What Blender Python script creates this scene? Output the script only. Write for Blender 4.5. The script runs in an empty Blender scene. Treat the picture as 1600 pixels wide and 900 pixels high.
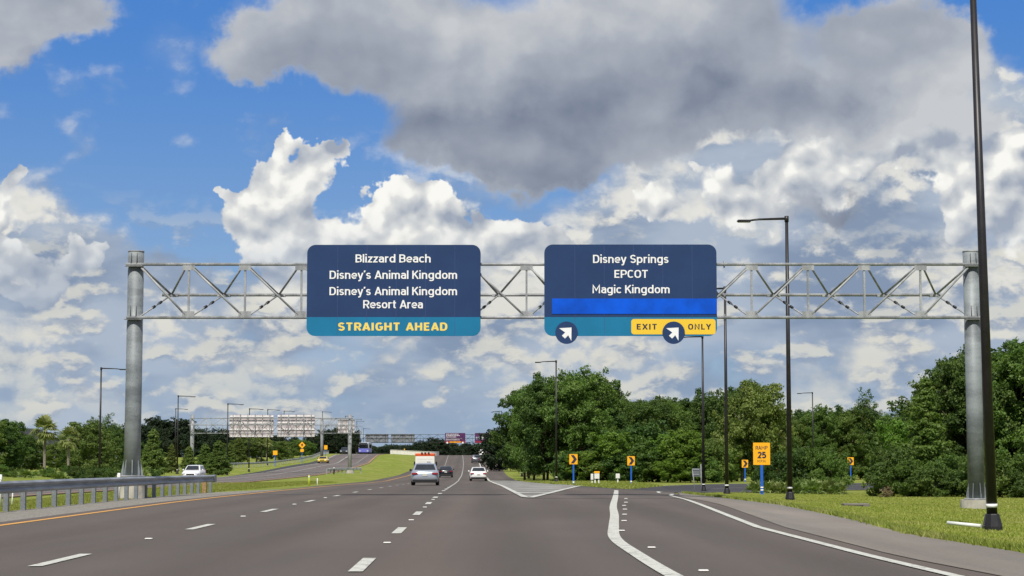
import bpy, math, random
import numpy as np
from mathutils import Vector, Matrix
R = math.radians
C = bpy.context.scene.collection
scene = bpy.context.scene

# ------------------------------------------------------------------ camera
F_PX = 3111.0                       # focal length in pixels of the 1600 px wide photograph
PITCH = math.atan(272.0 / F_PX)
EYE = 1.2
cam_d = bpy.data.cameras.new('camera')
cam_d.sensor_width = 36.0
cam_d.lens = F_PX / 1600.0 * 36.0
cam_d.clip_start = 0.5
cam_d.clip_end = 9000.0
cam = bpy.data.objects.new('camera', cam_d)
C.objects.link(cam)
cam.location = (0, 0, EYE)
cam.rotation_euler = (R(90) + PITCH, 0, 0)
scene.camera = cam
scene.render.resolution_x, scene.render.resolution_y = 1024, 576
scene.render.engine = 'CYCLES'
scene.view_settings.view_transform = 'Standard'
scene.view_settings.look = 'None'
scene.view_settings.exposure = 0.0
scene.view_settings.gamma = 1.0
scene.cycles.max_bounces = 5
scene.cycles.transparent_max_bounces = 8

# ------------------------------------------------------------------ sun
SUN_EL, SUN_AZ = R(53), R(180 + 9)       # azimuth clockwise from the driving direction: behind, a little to the left
sun_dir = Vector((math.sin(SUN_AZ) * math.cos(SUN_EL), math.cos(SUN_AZ) * math.cos(SUN_EL), math.sin(SUN_EL)))
sd = bpy.data.lights.new('sun', 'SUN')
sd.energy = 4.4
sd.angle = R(0.55)
sd.color = (1.0, 0.955, 0.88)
sun = bpy.data.objects.new('sun', sd)
C.objects.link(sun)
sun.rotation_euler = sun_dir.to_track_quat('Z', 'Y').to_euler()
sun.location = (0, -20, 60)

# ------------------------------------------------------------------ small node language
class N:
    """a node socket with arithmetic"""
    def __init__(s, t, sock): s.t, s.k = t, sock
    def m(s, op, *a, clamp=False):
        n = s.t.nodes.new('ShaderNodeMath'); n.operation = op; n.use_clamp = clamp
        for i, v in enumerate((s,) + a): put(s.t, n.inputs[i], v)
        return N(s.t, n.outputs[0])
    def __add__(s, o): return s.m('ADD', o)
    __radd__ = __add__
    def __sub__(s, o): return s.m('SUBTRACT', o)
    def __rsub__(s, o): return (s * -1) + o
    def __mul__(s, o): return s.m('MULTIPLY', o)
    __rmul__ = __mul__
    def __truediv__(s, o): return s.m('DIVIDE', o)
    def __neg__(s): return s * -1
    def mx(s, o): return s.m('MAXIMUM', o)
    def mn(s, o): return s.m('MINIMUM', o)
    def sq(s): return s * s
    def sat(s): return s.m('ADD', 0.0, clamp=True)
    def ss(s, a, b, lo=0.0, hi=1.0, kind='SMOOTHSTEP'):
        n = s.t.nodes.new('ShaderNodeMapRange'); n.interpolation_type = kind
        put(s.t, n.inputs[0], s)
        for i, v in zip((1, 2, 3, 4), (a, b, lo, hi)): put(s.t, n.inputs[i], v)
        return N(s.t, n.outputs[0])
def put(t, inp, v):
    if isinstance(v, N): t.links.new(v.k, inp)
    elif hasattr(v, 'is_linked'): t.links.new(v, inp)
    else: inp.default_value = v
def vec(t, x, y, z=0.0):
    n = t.nodes.new('ShaderNodeCombineXYZ')
    for i, v in enumerate((x, y, z)): put(t, n.inputs[i], v)
    return n.outputs[0]
def noise(t, v, scale=5.0, detail=4.0, rough=0.5, dist=0.0, lac=2.0, dim='3D', out=0):
    n = t.nodes.new('ShaderNodeTexNoise'); n.noise_dimensions = dim
    if v is not None: put(t, n.inputs['Vector'], v)
    n.inputs['Scale'].default_value = scale; n.inputs['Detail'].default_value = detail
    n.inputs['Roughness'].default_value = rough; n.inputs['Distortion'].default_value = dist
    n.inputs['Lacunarity'].default_value = lac
    return N(t, n.outputs[out])
def voro(t, v, scale=5.0, detail=0.0, rough=0.5, feature='F1', smooth=1.0, out='Distance', rnd=1.0, dim='3D'):
    n = t.nodes.new('ShaderNodeTexVoronoi'); n.feature = feature; n.voronoi_dimensions = dim
    if v is not None: put(t, n.inputs['Vector'], v)
    n.inputs['Scale'].default_value = scale
    n.inputs['Detail'].default_value = detail; n.inputs['Roughness'].default_value = rough
    n.inputs['Randomness'].default_value = rnd
    if feature == 'SMOOTH_F1': n.inputs['Smoothness'].default_value = smooth
    return N(t, n.outputs[out])
def mixc(t, f, a, b, mode='MIX'):
    n = t.nodes.new('ShaderNodeMix'); n.data_type = 'RGBA'; n.blend_type = mode
    put(t, n.inputs[0], f)
    for i, v in ((6, a), (7, b)):
        if isinstance(v, tuple): v = (v + (1.0,))[:4]
        put(t, n.inputs[i], v)
    return N(t, n.outputs[2])
def s2l(r, g, b):
    return tuple(((c / 255) / 12.92 if c / 255 <= .04045 else ((c / 255 + .055) / 1.055) ** 2.4) for c in (r, g, b))

# ------------------------------------------------------------------ world: clear sky with cumulus banks
world = bpy.data.worlds.new('World')
scene.world = world
world.use_nodes = True
wt = world.node_tree
wt.nodes.clear()
def build_sky():
    t = wt
    out = t.nodes.new('ShaderNodeOutputWorld')
    tc = t.nodes.new('ShaderNodeTexCoord')
    sp = t.nodes.new('ShaderNodeSeparateXYZ'); t.links.new(tc.outputs['Generated'], sp.inputs[0])
    x, y, z = (N(t, sp.outputs[i]) for i in range(3))
    sky = t.nodes.new('ShaderNodeTexSky')
    sky.sky_type = 'NISHITA'; sky.sun_disc = False
    sky.sun_elevation = SUN_EL; sky.sun_rotation = SUN_AZ
    sky.altitude = 30; sky.air_density = 1.0; sky.dust_density = 0.6; sky.ozone_density = 2.0
    g = 3.111
    u = x.m('ARCTAN2', y) * g                      # to the right, in thousands of focal-length pixels
    v = z.m('ARCSINE') * g                         # ditto, upwards from the horizon
    wn = t.nodes.new('ShaderNodeTexNoise'); wn.noise_dimensions = '2D'
    wn.inputs['Scale'].default_value = 7.0; wn.inputs['Detail'].default_value = 5; wn.inputs['Roughness'].default_value = 0.6
    t.links.new(vec(t, u, v), wn.inputs['Vector'])
    ws = t.nodes.new('ShaderNodeSeparateXYZ'); t.links.new(wn.outputs[1], ws.inputs[0])
    wu, wv = N(t, ws.outputs[0]) - 0.5, N(t, ws.outputs[1]) - 0.5
    uw, vw = u + wu * 0.030, v + wv * 0.030
    def blobs(lst):
        tot = None
        for (px, py, rx, ry, *a) in lst:
            k = a[0] if a else 1.0
            mp = t.nodes.new('ShaderNodeMapping'); mp.vector_type = 'POINT'
            t.links.new(W2, mp.inputs['Vector'])
            sx, sy = 1000.0 / rx, 1000.0 / ry
            mp.inputs['Scale'].default_value = (sx, sy, 0)
            mp.inputs['Location'].default_value = (-(px - 800) / 1000 * sx, -(722 - py) / 1000 * sy, 0)
            gr = t.nodes.new('ShaderNodeTexGradient'); gr.gradient_type = 'QUADRATIC_SPHERE'
            t.links.new(mp.outputs[0], gr.inputs[0])
            b = N(t, gr.outputs['Fac']).m('MULTIPLY', k * 1.6) if k != 0.625 else N(t, gr.outputs['Fac'])
            tot = b if tot is None else tot + b
        return tot
    W2 = vec(t, u + wu * 0.15, v + wv * 0.15)
    inframe = u.m('ABSOLUTE').ss(0.75, 1.15, 1.0, 0.0) * v.ss(0.72, 1.0, 1.0, 0.0)
    outside = 1.0 - inframe
    cs = s2l
    far = noise(t, vec(t, u, v), 1.6, 2, 0.5, dim='2D')      # broad groups of cloud away from the camera's view
    skyc = t.nodes.new('ShaderNodeHueSaturation'); skyc.inputs['Saturation'].default_value = 1.3
    t.links.new(sky.outputs[0], skyc.inputs['Color'])
    SK = 0.085
    blue = mixc(t, 1.0, skyc.outputs[0], (SK, SK, SK), 'MULTIPLY')
    photo_blue = mixc(t, v.ss(0.0, 0.75), cs(146, 178, 214), cs(70, 130, 212))
    photo_blue = mixc(t, v.ss(0.75, 2.6), photo_blue, cs(46, 98, 178))
    col = mixc(t, 0.75, blue, photo_blue)
    DX, DY = -0.009, 0.016                          # step towards the light, on the sky

    # --- A: the distant bank, many small heaps in rows
    def hA(dx, dy):
        p = vec(t, uw + (3.1 + dx), (vw + dy) * 1.5)
        return noise(t, p, 6.5, 8, 0.52, 0.0, dim='2D')
    nA = hA(0, 0); nA2 = hA(DX, DY)
    fA = nA * 0.9 + v.ss(0.10, 0.62, 0.42, 0.02) + inframe * blobs([
        (40, 430, 270, 200, .42), (240, 460, 200, 130, .35), (1180, 340, 400, 280, .7), (1450, 300, 360, 300, .8), (1300, 160, 300, 160, .6),
        (1020, 430, 240, 130, .3), (560, 440, 300, 110, .35)]) \
        - inframe * blobs([(330, 340, 330, 170, .55), (560, 290, 150, 60, .25)])
    spots = noise(t, vec(t, uw + 5.0, vw * 1.3), 4.2, 3, 0.55, dim='2D').ss(0.36, 0.64)
    litA = (nA - nA2) * 7.5 + 0.50 + (spots - 0.5) * 1.3
    tone = noise(t, vec(t, u + 9.0, v * 2.6), 3.4, 4, 0.5, dim='2D')
    shadeA = mixc(t, tone.ss(0.35, 0.62), cs(132, 150, 176), cs(171, 184, 202))
    hiA = mixc(t, v.ss(0.0, 0.40), cs(208, 208, 200), cs(228, 227, 221))
    cA = mixc(t, litA.ss(0.20, 1.15) * (nA.ss(0.34, 0.60)), shadeA, hiA)
    cA = mixc(t, v.ss(0.0, 0.20, 0.80, 0.0), cA, cs(156, 177, 201))     # air in front of the far bank
    col = mixc(t, fA.ss(0.50, 0.84), col, cA)

    # --- small distant heaps in rows over the bank
    def hP(dx, dy): return noise(t, vec(t, uw * 0.85 + (8.7 + dx), (vw + dy) * 1.7), 12.0, 6, 0.53, 0.0, dim='2D')
    nP = hP(0, 0); nP2 = hP(DX * .7, DY * .7)
    litP = (nP - nP2) * 6.0 + 0.50
    cP = mixc(t, litP.ss(0.05, 0.95), cs(148, 162, 184), cs(216, 215, 206))
    fP = nP + spots * 0.10
    col = mixc(t, fP.ss(0.53, 0.68) * v.ss(0.03, 0.09) * v.ss(0.26, 0.44, 0.80, 0.0), col, cP)

    # --- B: white towers
    def hB(dx, dy):
        p = vec(t, uw + (7.3 + dx), (vw + dy) * 1.1)
        a = noise(t, p, 6.5, 7, 0.55, 0.0, dim='2D')
        b = voro(t, p, 13.0, 2.0, 0.5, 'SMOOTH_F1', 0.45, dim='2D')
        return a * 0.60 - b * 0.42
    nB = hB(0, 0); nB2 = hB(DX * 1.3, DY * 1.3)
    bB = blobs([(440, 235, 55, 60, 1.), (515, 250, 60, 45, .9), (470, 290, 110, 80, 1.2), (420, 330, 120, 100, 1.2), (350, 312, 60, 40, .7), (440, 400, 150, 110, 1.2),
                (640, 330, 110, 75, 1.2), (700, 380, 190, 110, 1.3), (780, 360, 110, 75, 1.), (570, 340, 70, 60, 1.), (840, 400, 110, 60, 1.), (560, 420, 200, 90, 1.),
                (30, 300, 60, 70, 1.), (0, 370, 110, 100, 1.), (150, 410, 90, 70, .9), (60, 440, 160, 90, .7),
                (1020, 320, 80, 80, .8), (1250, 200, 110, 60, 1.), (1330, 250, 180, 90, 1.), (1490, 240, 170, 100, 1.1), (1560, 330, 160, 150, 1.), (1240, 300, 160, 90, .8), (1100, 260, 160, 60, .6),
                (1150, 330, 180, 90, .5), (940, 310, 70, 50, .5)])
    fB = nB + bB.mn(1.0) * inframe * 0.80 + outside * (far * 1.1 - 0.10)
    litB = (nB - nB2) * 3.6 + 0.66 + (nB + 0.0) * 0.8
    sideB = u.ss(0.05, 0.45, 0.0, 0.22)             # heaps to the right stand partly in the deck's shadow
    litB = litB - sideB * inframe
    cB = mixc(t, litB.ss(-0.25, 1.10, kind='LINEAR'), cs(158, 168, 184), cs(236, 236, 232))
    cB = mixc(t, litB.ss(0.80, 1.35), cB, cs(250, 249, 244))
    cB = mixc(t, v.ss(0.24, 0.40, 0.75, 0.0), cB, cA)
    col = mixc(t, fB.ss(0.41, 0.56), col, cB)

    # --- C: the near deck, dark underneath
    def hC(dx, dy):
        p = vec(t, uw * 0.9 + (12.4 + dx), vw * 1.15 + dy)
        return noise(t, p, 3.0, 7, 0.45, 0.0, dim='2D')
    nC = hC(0, 0); nC2 = hC(DX * 1.8, DY * 1.8)
    bC = blobs([(400, 80, 110, 70, 1.), (480, 60, 150, 110, 1.), (600, 60, 230, 160, 1.1), (780, 130, 260, 170, 1.2), (980, 90, 260, 190, 1.1), (720, 225, 230, 90, 1.2),
                (860, 250, 190, 70, 1.2), (1020, 210, 200, 80, 1.), (1160, 60, 230, 170, 1.), (1130, 140, 170, 90, 1.), (1390, 80, 180, 140, 1.2), (1480, 100, 120, 100, .9), (1290, 335, 240, 50, .5), (1290, 190, 260, 100, 1.0), (1420, 160, 160, 90, .7),
                (60, 50, 130, 110, 1.2), (-20, 60, 160, 120, 1.1), (110, 30, 100, 80, 1.), (1480, 200, 150, 50, .4), (700, -80, 500, 130, .6), (1150, -80, 300, 130, .6)])
    fC = nC * 0.9 + bC.mn(1.0) * inframe * 0.75 + outside * (far * 1.5 - 0.32)
    belly = inframe * blobs([(760, 215, 330, 110, 1.2), (930, 130, 260, 160, .6), (560, 170, 220, 70, .6), (1110, 150, 170, 120, 1.), (860, 260, 200, 70, .8),
                   (60, 140, 160, 50, 1.), (1330, 330, 260, 60, .9), (1330, 170, 200, 50, .5)]) \
        + outside * noise(t, vec(t, u, v + 33.0), 1.7, 3, 0.5, dim='2D').ss(0.42, 0.66, 0.1, 0.9)
    litC = (nC - nC2) * 3.4 + 0.58 - belly.mn(1.1) * 0.58 + (nC - 0.5) * 1.5 + (spots - 0.5) * 0.22 + u.ss(0.40, 0.60, 0.0, 0.20)
    cC = mixc(t, litC.ss(-0.45, 0.55, kind='LINEAR'), cs(118, 129, 149), cs(166, 173, 185))
    cC = mixc(t, litC.ss(0.55, 1.1, kind='LINEAR'), cC, cs(199, 202, 206))
    rim = fC.ss(0.60, 0.95, 0.5, 0.0) * (1.0 - belly * 1.5).sat()
    cC = mixc(t, rim, cC, cs(200, 206, 212))
    col = mixc(t, fC.ss(0.56, 0.92), col, cC)

    bg = t.nodes.new('ShaderNodeBackground')
    put(t, bg.inputs['Color'], col)
    bg.inputs['Strength'].default_value = 1.0
    t.links.new(bg.outputs[0], out.inputs['Surface'])
build_sky()
world.cycles.sampling_method = 'MANUAL'
world.cycles.sample_map_resolution = 256
scene.cycles.use_adaptive_sampling = True
scene.cycles.adaptive_threshold = 0.012
scene.cycles.adaptive_min_samples = 12

rng = random.Random(7)
nr = np.random.RandomState(11)
PI = math.pi

# ------------------------------------------------------------------ measuring: pixel of the photograph + distance -> point
CP, SP = math.cos(PITCH), math.sin(PITCH)
def at(px, py, D):
    uu, vv = (px - 800) / F_PX, (450 - py) / F_PX
    t = D / (CP - vv * SP)
    return Vector((uu * t, D, EYE + (SP + vv * CP) * t))
def atx(px, D): return (px - 800) / F_PX * D * 1.0

# ------------------------------------------------------------------ the lie of the land
TY = np.arange(-80.0, 1500.0, 1.0)
def prof(pts, win=25):
    xs, ys = zip(*pts)
    a = np.interp(TY, xs, ys)
    k = np.hanning(win + 2)[1:-1]; k /= k.sum()
    pad = np.pad(a, win, mode='edge')
    return np.convolve(pad, k, mode='same')[win:-win]
AX = prof([(-80, .3), (0, -1.25), (60, -2.43), (90, -3.1), (122, -3.75), (207, -5.6), (285, -7.2), (407, -9.9), (506, -12.5), (700, -19), (1500, -50)], 35)
zr = prof([(0, 0), (60, 0), (90, -.13), (122, -.3), (160, -.55), (207, -.8), (285, -.75), (350, -.3), (400, .5), (440, 1.4), (480, 2.25), (506, 2.75), (530, 3.0), (570, 2.9), (650, 1.5), (800, 0)])
zl = prof([(0, -.3), (100, -.45), (181, -.66), (210, -.6), (251, -.5), (284, -.2), (330, .45), (374, .95), (410, 2.0), (440, 2.75), (480, 3.1), (520, 3.3), (570, 3.2), (650, 1.5), (800, 0)])
zb = prof([(0, -.3), (100, -.2), (169, .0), (242, -.35), (265, -.6), (300, -.35), (340, .5), (394, 1.75), (441, 2.9), (500, 3.3), (570, 3.2), (650, 1.5), (800, 0)])
z36 = prof([(0, -.1), (170, 0), (240, -.15), (270, -.2), (300, .4), (340, .95), (400, 1.9), (440, 2.8), (500, 3.3), (570, 3.2), (650, 1.5), (800, 0)])
zfl = prof([(0, 0), (150, .0), (190, .05), (230, .0), (300, .5), (400, 1.5), (500, 2.4), (700, .5), (800, 0)])
zm = prof([(0, -.15), (50, -.17), (89, -.22), (150, -.45), (200, -.6), (270, -.3), (330, .1), (400, 1.2), (450, 2.4), (506, 3.0), (570, 3.0), (650, 1.5), (800, 0)])
z13 = prof([(0, -.1), (38, -.2), (77, -.26), (105, -.46), (141, -.85), (165, -.62), (200, -.6), (237, -.85), (300, -.9), (360, -.2), (400, .4), (450, 1.5), (506, 2.6), (570, 2.8), (650, 1.4), (800, 0)], 15)
z20 = prof([(0, -.45), (71, -.5), (105, -.65), (141, -.9), (165, -.60), (200, -.75), (237, -1.05), (300, -1.2), (400, -.6), (500, .5), (600, .5), (800, 0)], 15)
z60 = prof([(0, -.5), (105, -.75), (141, -.95), (165, -.60), (200, -.75), (237, -1.05), (300, -1.1), (500, -.5), (800, 0)], 15)
z0 = TY * 0
COLS = [(-400, z0), (-80, zfl), (-45, zfl), (-36, z36), (-31.5, zb), (-28.5, zl), (-17.5, zl), (-13, zm), (-8.6, zr), (8.0, zr), (13, z13), (20, z20), (60, z60), (400, z0)]
CU = [c[0] for c in COLS]
def H(X, Y):
    X = np.asarray(X, float); Y = np.asarray(Y, float)
    X, Y = np.broadcast_arrays(X, Y)
    uu = X - np.interp(Y, TY, AX)
    zs = [np.interp(Y, TY, c[1]) for c in COLS]
    z = np.where(uu <= CU[0], zs[0], zs[-1])
    for i in range(len(CU) - 1):
        m = (uu >= CU[i]) & (uu < CU[i + 1])
        f = (uu - CU[i]) / (CU[i + 1] - CU[i])
        z = np.where(m, zs[i] * (1 - f) + zs[i + 1] * f, z)
    return z
def h(x, y): return float(H(x, y))
def ax(y): return float(np.interp(y, TY, AX))

# ------------------------------------------------------------------ objects
def link(o, parent=None):
    C.objects.link(o)
    if parent is not None: o.parent = parent
    return o
def tag(o, label=None, cat=None, group=None, kind=None):
    if label: o['label'] = label
    if cat: o['category'] = cat
    if group: o['group'] = group
    if kind: o['kind'] = kind
    return o
def empty(name, loc, rz=0.0, label=None, cat=None, group=None):
    o = bpy.data.objects.new(name, None)
    o.empty_display_size = 0.3
    link(o); o.location = loc; o.rotation_euler = (0, 0, rz)
    return tag(o, label, cat, group)
def copy_tree(o, parent=None):
    c = o.copy(); C.objects.link(c); c.parent = parent
    for k in list(o.children): copy_tree(k, c)
    return c
class MB:
    def __init__(s): s.v, s.f, s.sm = [], [], []
    def add(s, vs, fs, smooth=False):
        b = len(s.v); s.v += [tuple(p) for p in vs]
        s.f += [tuple(i + b for i in f) for f in fs]; s.sm += [smooth] * len(fs)
        return s
    def box(s, x0, x1, y0, y1, z0, z1, bev=0.0):
        if bev <= 0:
            vs = [(x, y, z) for z in (z0, z1) for y in (y0, y1) for x in (x0, x1)]
            return s.add(vs, [(0, 2, 3, 1), (4, 5, 7, 6), (0, 1, 5, 4), (2, 6, 7, 3), (0, 4, 6, 2), (1, 3, 7, 5)])
        b = bev; vs = []
        for (zz, i) in ((z0, b), (z0 + b, 0), (z1 - b, 0), (z1, b)):
            X0, X1, Y0, Y1 = x0 + i, x1 - i, y0 + i, y1 - i
            vs += [(X0 + b, Y0, zz), (X1 - b, Y0, zz), (X1, Y0 + b, zz), (X1, Y1 - b, zz), (X1 - b, Y1, zz), (X0 + b, Y1, zz), (X0, Y1 - b, zz), (X0, Y0 + b, zz)]
        fs = [tuple(range(7, -1, -1)), tuple(range(24, 32))]
        for k in range(3):
            for j in range(8): fs.append((k * 8 + j, k * 8 + (j + 1) % 8, k * 8 + 8 + (j + 1) % 8, k * 8 + 8 + j))
        return s.add(vs, fs)
    def tube(s, pts, rad, n=10, cap=True, smooth=True):
        pts = [Vector(p) for p in pts]
        if not isinstance(rad, (list, tuple)): rad = [rad] * len(pts)
        vs, fs = [], []
        up = None
        for i, p in enumerate(pts):
            d = (pts[min(i + 1, len(pts) - 1)] - pts[max(i - 1, 0)]).normalized()
            if up is None: up = Vector((0, 0, 1)) if abs(d.z) < 0.9 else Vector((1, 0, 0))
            a = d.cross(up).normalized(); b = a.cross(d).normalized(); up = b
            for j in range(n):
                t = 2 * PI * j / n
                vs.append(p + (a * math.cos(t) + b * math.sin(t)) * rad[i])
        for i in range(len(pts) - 1):
            for j in range(n):
                fs.append((i * n + j, i * n + n + j, i * n + n + (j + 1) % n, i * n + (j + 1) % n))
        s.add(vs, fs, smooth)
        if cap:
            s.add([], []); b0 = len(s.v) - len(vs)
            s.f.append(tuple(b0 + j for j in range(n))); s.sm.append(False)
            s.f.append(tuple(b0 + (len(pts) - 1) * n + n - 1 - j for j in range(n))); s.sm.append(False)
        return s
    def prism(s, poly, y0, y1):
        """outline in x,z pushed along y"""
        n = len(poly)
        vs = [(x, y0, z) for x, z in poly] + [(x, y1, z) for x, z in poly]
        fs = [tuple(range(n)), tuple(range(2 * n - 1, n - 1, -1))]
        fs += [(i, i + n, (i + 1) % n + n, (i + 1) % n) for i in range(n)]
        return s.add(vs, fs)
    def mesh(s, name, mat=None):
        me = bpy.data.meshes.new(name)
        me.from_pydata(s.v, [], s.f)
        me.polygons.foreach_set('use_smooth', s.sm)
        if mat: me.materials.append(mat)
        me.update()
        return me
    def build(s, name, mat, parent=None, **kw):
        o = bpy.data.objects.new(name, s.mesh(name, mat))
        link(o, parent)
        return tag(o, **kw)
def use(name, me, parent=None, loc=(0, 0, 0)):
    o = bpy.data.objects.new(name, me); link(o, parent); o.location = loc
    return o
def rrect(x0, x1, z0, z1, r, n=6):
    out = []
    for cx, cz, a0 in ((x1 - r, z0 + r, -90), (x1 - r, z1 - r, 0), (x0 + r, z1 - r, 90), (x0 + r, z0 + r, 180)):
        for i in range(n + 1):
            a = R(a0 + 90 * i / n); out.append((cx + r * math.cos(a), cz + r * math.sin(a)))
    return out

# ------------------------------------------------------------------ materials
M = {}
def mat(name, col, rough=0.6, metal=0.0, var=0.0, vscale=3.0, bump=0.0, bscale=40.0, spec=0.5, emit=None, coat=0.0):
    m = bpy.data.materials.new(name); m.use_nodes = True
    t = m.node_tree; b = t.nodes['Principled BSDF']
    b.inputs['Base Color'].default_value = (*col, 1)
    b.inputs['Roughness'].default_value = rough; b.inputs['Metallic'].default_value = metal
    b.inputs['Specular IOR Level'].default_value = spec
    b.inputs['Coat Weight'].default_value = coat
    if var > 0 or bump > 0:
        tc = t.nodes.new('ShaderNodeTexCoord')
        if var > 0:
            nn = noise(t, tc.outputs['Object'], vscale, 4, 0.6)
            put(t, b.inputs['Base Color'], mixc(t, nn.ss(0.3, 0.7), tuple(c * (1 - var) for c in col), tuple(min(1, c * (1 + var)) for c in col)))
        if bump > 0:
            bn = t.nodes.new('ShaderNodeBump'); bn.inputs['Strength'].default_value = bump; bn.inputs['Distance'].default_value = 0.02
            put(t, bn.inputs['Height'], noise(t, tc.outputs['Object'], bscale, 3, 0.6)); t.links.new(bn.outputs[0], b.inputs['Normal'])
    M[name] = m
    return m
def galv(name, c0, c1, rough=0.45, metal=0.35, streak=(1, 1, 0.35), sc=2.2):
    m = bpy.data.materials.new(name); m.use_nodes = True
    t = m.node_tree; b = t.nodes['Principled BSDF']
    tc = t.nodes.new('ShaderNodeTexCoord'); mp = t.nodes.new('ShaderNodeMapping'); mp.inputs['Scale'].default_value = streak
    t.links.new(tc.outputs['Object'], mp.inputs[0])
    n1 = noise(t, mp.outputs[0], sc, 5, 0.62); n2 = noise(t, tc.outputs['Object'], 26, 3, 0.6)
    f = (n1 * 0.75 + n2 * 0.25).ss(0.38, 0.64)
    put(t, b.inputs['Base Color'], mixc(t, f, c0, c1))
    put(t, b.inputs['Roughness'], n2.ss(0.2, 0.8, rough - .1, rough + .15))
    b.inputs['Metallic'].default_value = metal
    M[name] = m
    return m
galv('galvanised', (.22, .23, .24), (.42, .43, .43), .55, .08)
galv('galvanised_post', (.14, .155, .165), (.29, .32, .325), 0.55, 0.15, (.4, .4, 1.3), .9)
galv('rail_steel', (.20, .215, .24), (.36, .38, .41), 0.5, 0.3, (1, .15, 1), 3)
galv('white_metal', (.72, .68, .67), (.88, .85, .83), 0.5, 0.0)
galv('sign_back', (.40, .35, .35), (.60, .54, .53), 0.6, 0.0)
mat('dark_pole', (.018, .016, .017), 0.42, 0.0, .3, 2.0)
mat('concrete', (.48, .45, .38), 0.9, 0, .15, 2.5, .3, 30)
mat('concrete_white', (.66, .64, .58), 0.9, 0, .1, 2.5)
mat('timber', (.30, .19, .09), 0.8, 0, .3, 9)
mat('sign_navy', (.021, .049, .132), 0.6, 0, .06, 0.8, spec=.2)
mat('sign_teal', (.012, .175, .33), 0.6, 0, .06, 0.8, spec=.2)
mat('sign_cover_blue', (.0, .085, .60), 0.6, 0, .22, 0.9, spec=.2)
mat('sign_yellow', (.86, .56, .035), 0.45)
mat('sign_orange', (.95, .44, .01), 0.45)
mat('letter_white', (.86, .86, .84), 0.5)
mat('letter_yellow', (.86, .66, .14), 0.5)
mat('letter_dark', (.03, .025, .05), 0.5)
mat('sign_purple', (.085, .018, .095), 0.5)
mat('sign_red', (.28, .02, .05), 0.5)
mat('blue_post', (.012, .11, .52), 0.45)
mat('plastic_white', (.78, .78, .74), 0.5)
mat('plastic_lime', (.55, .62, .04), 0.5)
mat('paint_white', (.58, .58, .54), 0.7, 0, .18, 5, .3, 60)
mat('stud_white', (.75, .74, .68), 0.5)
mat('tyre', (.016, .016, .017), 0.85)
mat('rim', (.35, .36, .38), 0.35, 0.6)
mat('glass_dark', (.012, .015, .02), 0.06, 0, spec=0.9)
mat('trim_black', (.015, .015, .016), 0.5)
mat('lamp_red', (.28, .010, .014), 0.25, spec=0.8)
mat('lamp_clear', (.70, .72, .74), 0.2, spec=0.8)
mat('plate', (.55, .56, .50), 0.5)
mat('car_silver', (.42, .46, .52), 0.28, 0.45, coat=0.6)
mat('car_black', (.012, .014, .022), 0.22, 0.1, coat=0.8)
mat('car_grey', (.10, .105, .13), 0.28, 0.4, coat=0.7)
mat('car_white', (.80, .80, .78), 0.28, 0.0, coat=0.6)
mat('car_yellow', (.85, .60, .01), 0.28, 0.0, coat=0.6)
mat('truck_white', (.80, .79, .73), 0.45)
mat('truck_orange', (.72, .11, .03), 0.45)
mat('bus_blue', (.16, .17, .55), 0.35)
mat('bus_grey', (.42, .44, .52), 0.35)
mat('bark', (.10, .078, .058), 0.9, 0, .35, 6)
mat('palm_bark', (.24, .21, .17), 0.9, 0, .25, 9)
mat('roof_dark', (.035, .035, .04), 0.8, 0, .2, 3)
mat('wall_pale', (.50, .49, .45), 0.85)

def foliage(name, c0, c1, c2, trans=0.28, gloss=0.12):
    m = bpy.data.materials.new(name); m.use_nodes = True
    t = m.node_tree; t.nodes.clear()
    out = t.nodes.new('ShaderNodeOutputMaterial')
    g = t.nodes.new('ShaderNodeNewGeometry'); oi = t.nodes.new('ShaderNodeObjectInfo'); tc = t.nodes.new('ShaderNodeTexCoord')
    r1 = N(t, g.outputs['Random Per Island']); r2 = N(t, oi.outputs['Random'])
    n1 = noise(t, tc.outputs['Object'], 0.55, 2, 0.5)
    c = mixc(t, r1, c0, c1)
    c = mixc(t, (n1.ss(0.42, 0.66) * 0.55 + (r1 - 0.5) * 0.3).sat(), c, c2)
    hs = t.nodes.new('ShaderNodeHueSaturation')
    put(t, hs.inputs['Color'], c); put(t, hs.inputs['Value'], r2 * 0.35 + 0.82); put(t, hs.inputs['Hue'], r2.m('MULTIPLY', 7.13).m('FRACT') * 0.03 + 0.487)
    d = t.nodes.new('ShaderNodeBsdfPrincipled'); t.links.new(hs.outputs[0], d.inputs['Base Color'])
    d.inputs['Roughness'].default_value = 0.55; d.inputs['Specular IOR Level'].default_value = gloss * 3
    tr = t.nodes.new('ShaderNodeBsdfTranslucent')
    k = mixc(t, 1.0, hs.outputs[0], (1.0, 1.15, .55), 'MULTIPLY'); t.links.new(k.k, tr.inputs['Color'])
    mx = t.nodes.new('ShaderNodeMixShader'); mx.inputs[0].default_value = trans
    t.links.new(d.outputs[0], mx.inputs[1]); t.links.new(tr.outputs[0], mx.inputs[2]); t.links.new(mx.outputs[0], out.inputs[0])
    M[name] = m
foliage('leaf_oak', (.085, .150, .028), (.17, .255, .050), (.225, .30, .07), .42)
foliage('leaf_deep', (.046, .088, .020), (.105, .175, .035), (.165, .24, .05), .40)
foliage('leaf_bright', (.11, .20, .024), (.18, .29, .036), (.22, .32, .055), .36)
foliage('leaf_cypress', (.11, .165, .034), (.165, .23, .046), (.21, .26, .07), .34)
foliage('leaf_far', (.022, .036, .022), (.040, .060, .030), (.05, .07, .036), 0.2, .05)
foliage('leaf_palm', (.16, .20, .055), (.28, .31, .10), (.36, .35, .14), .3)
foliage('leaf_palmetto', (.15, .22, .05), (.27, .34, .10), (.38, .42, .19), .3)
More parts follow.
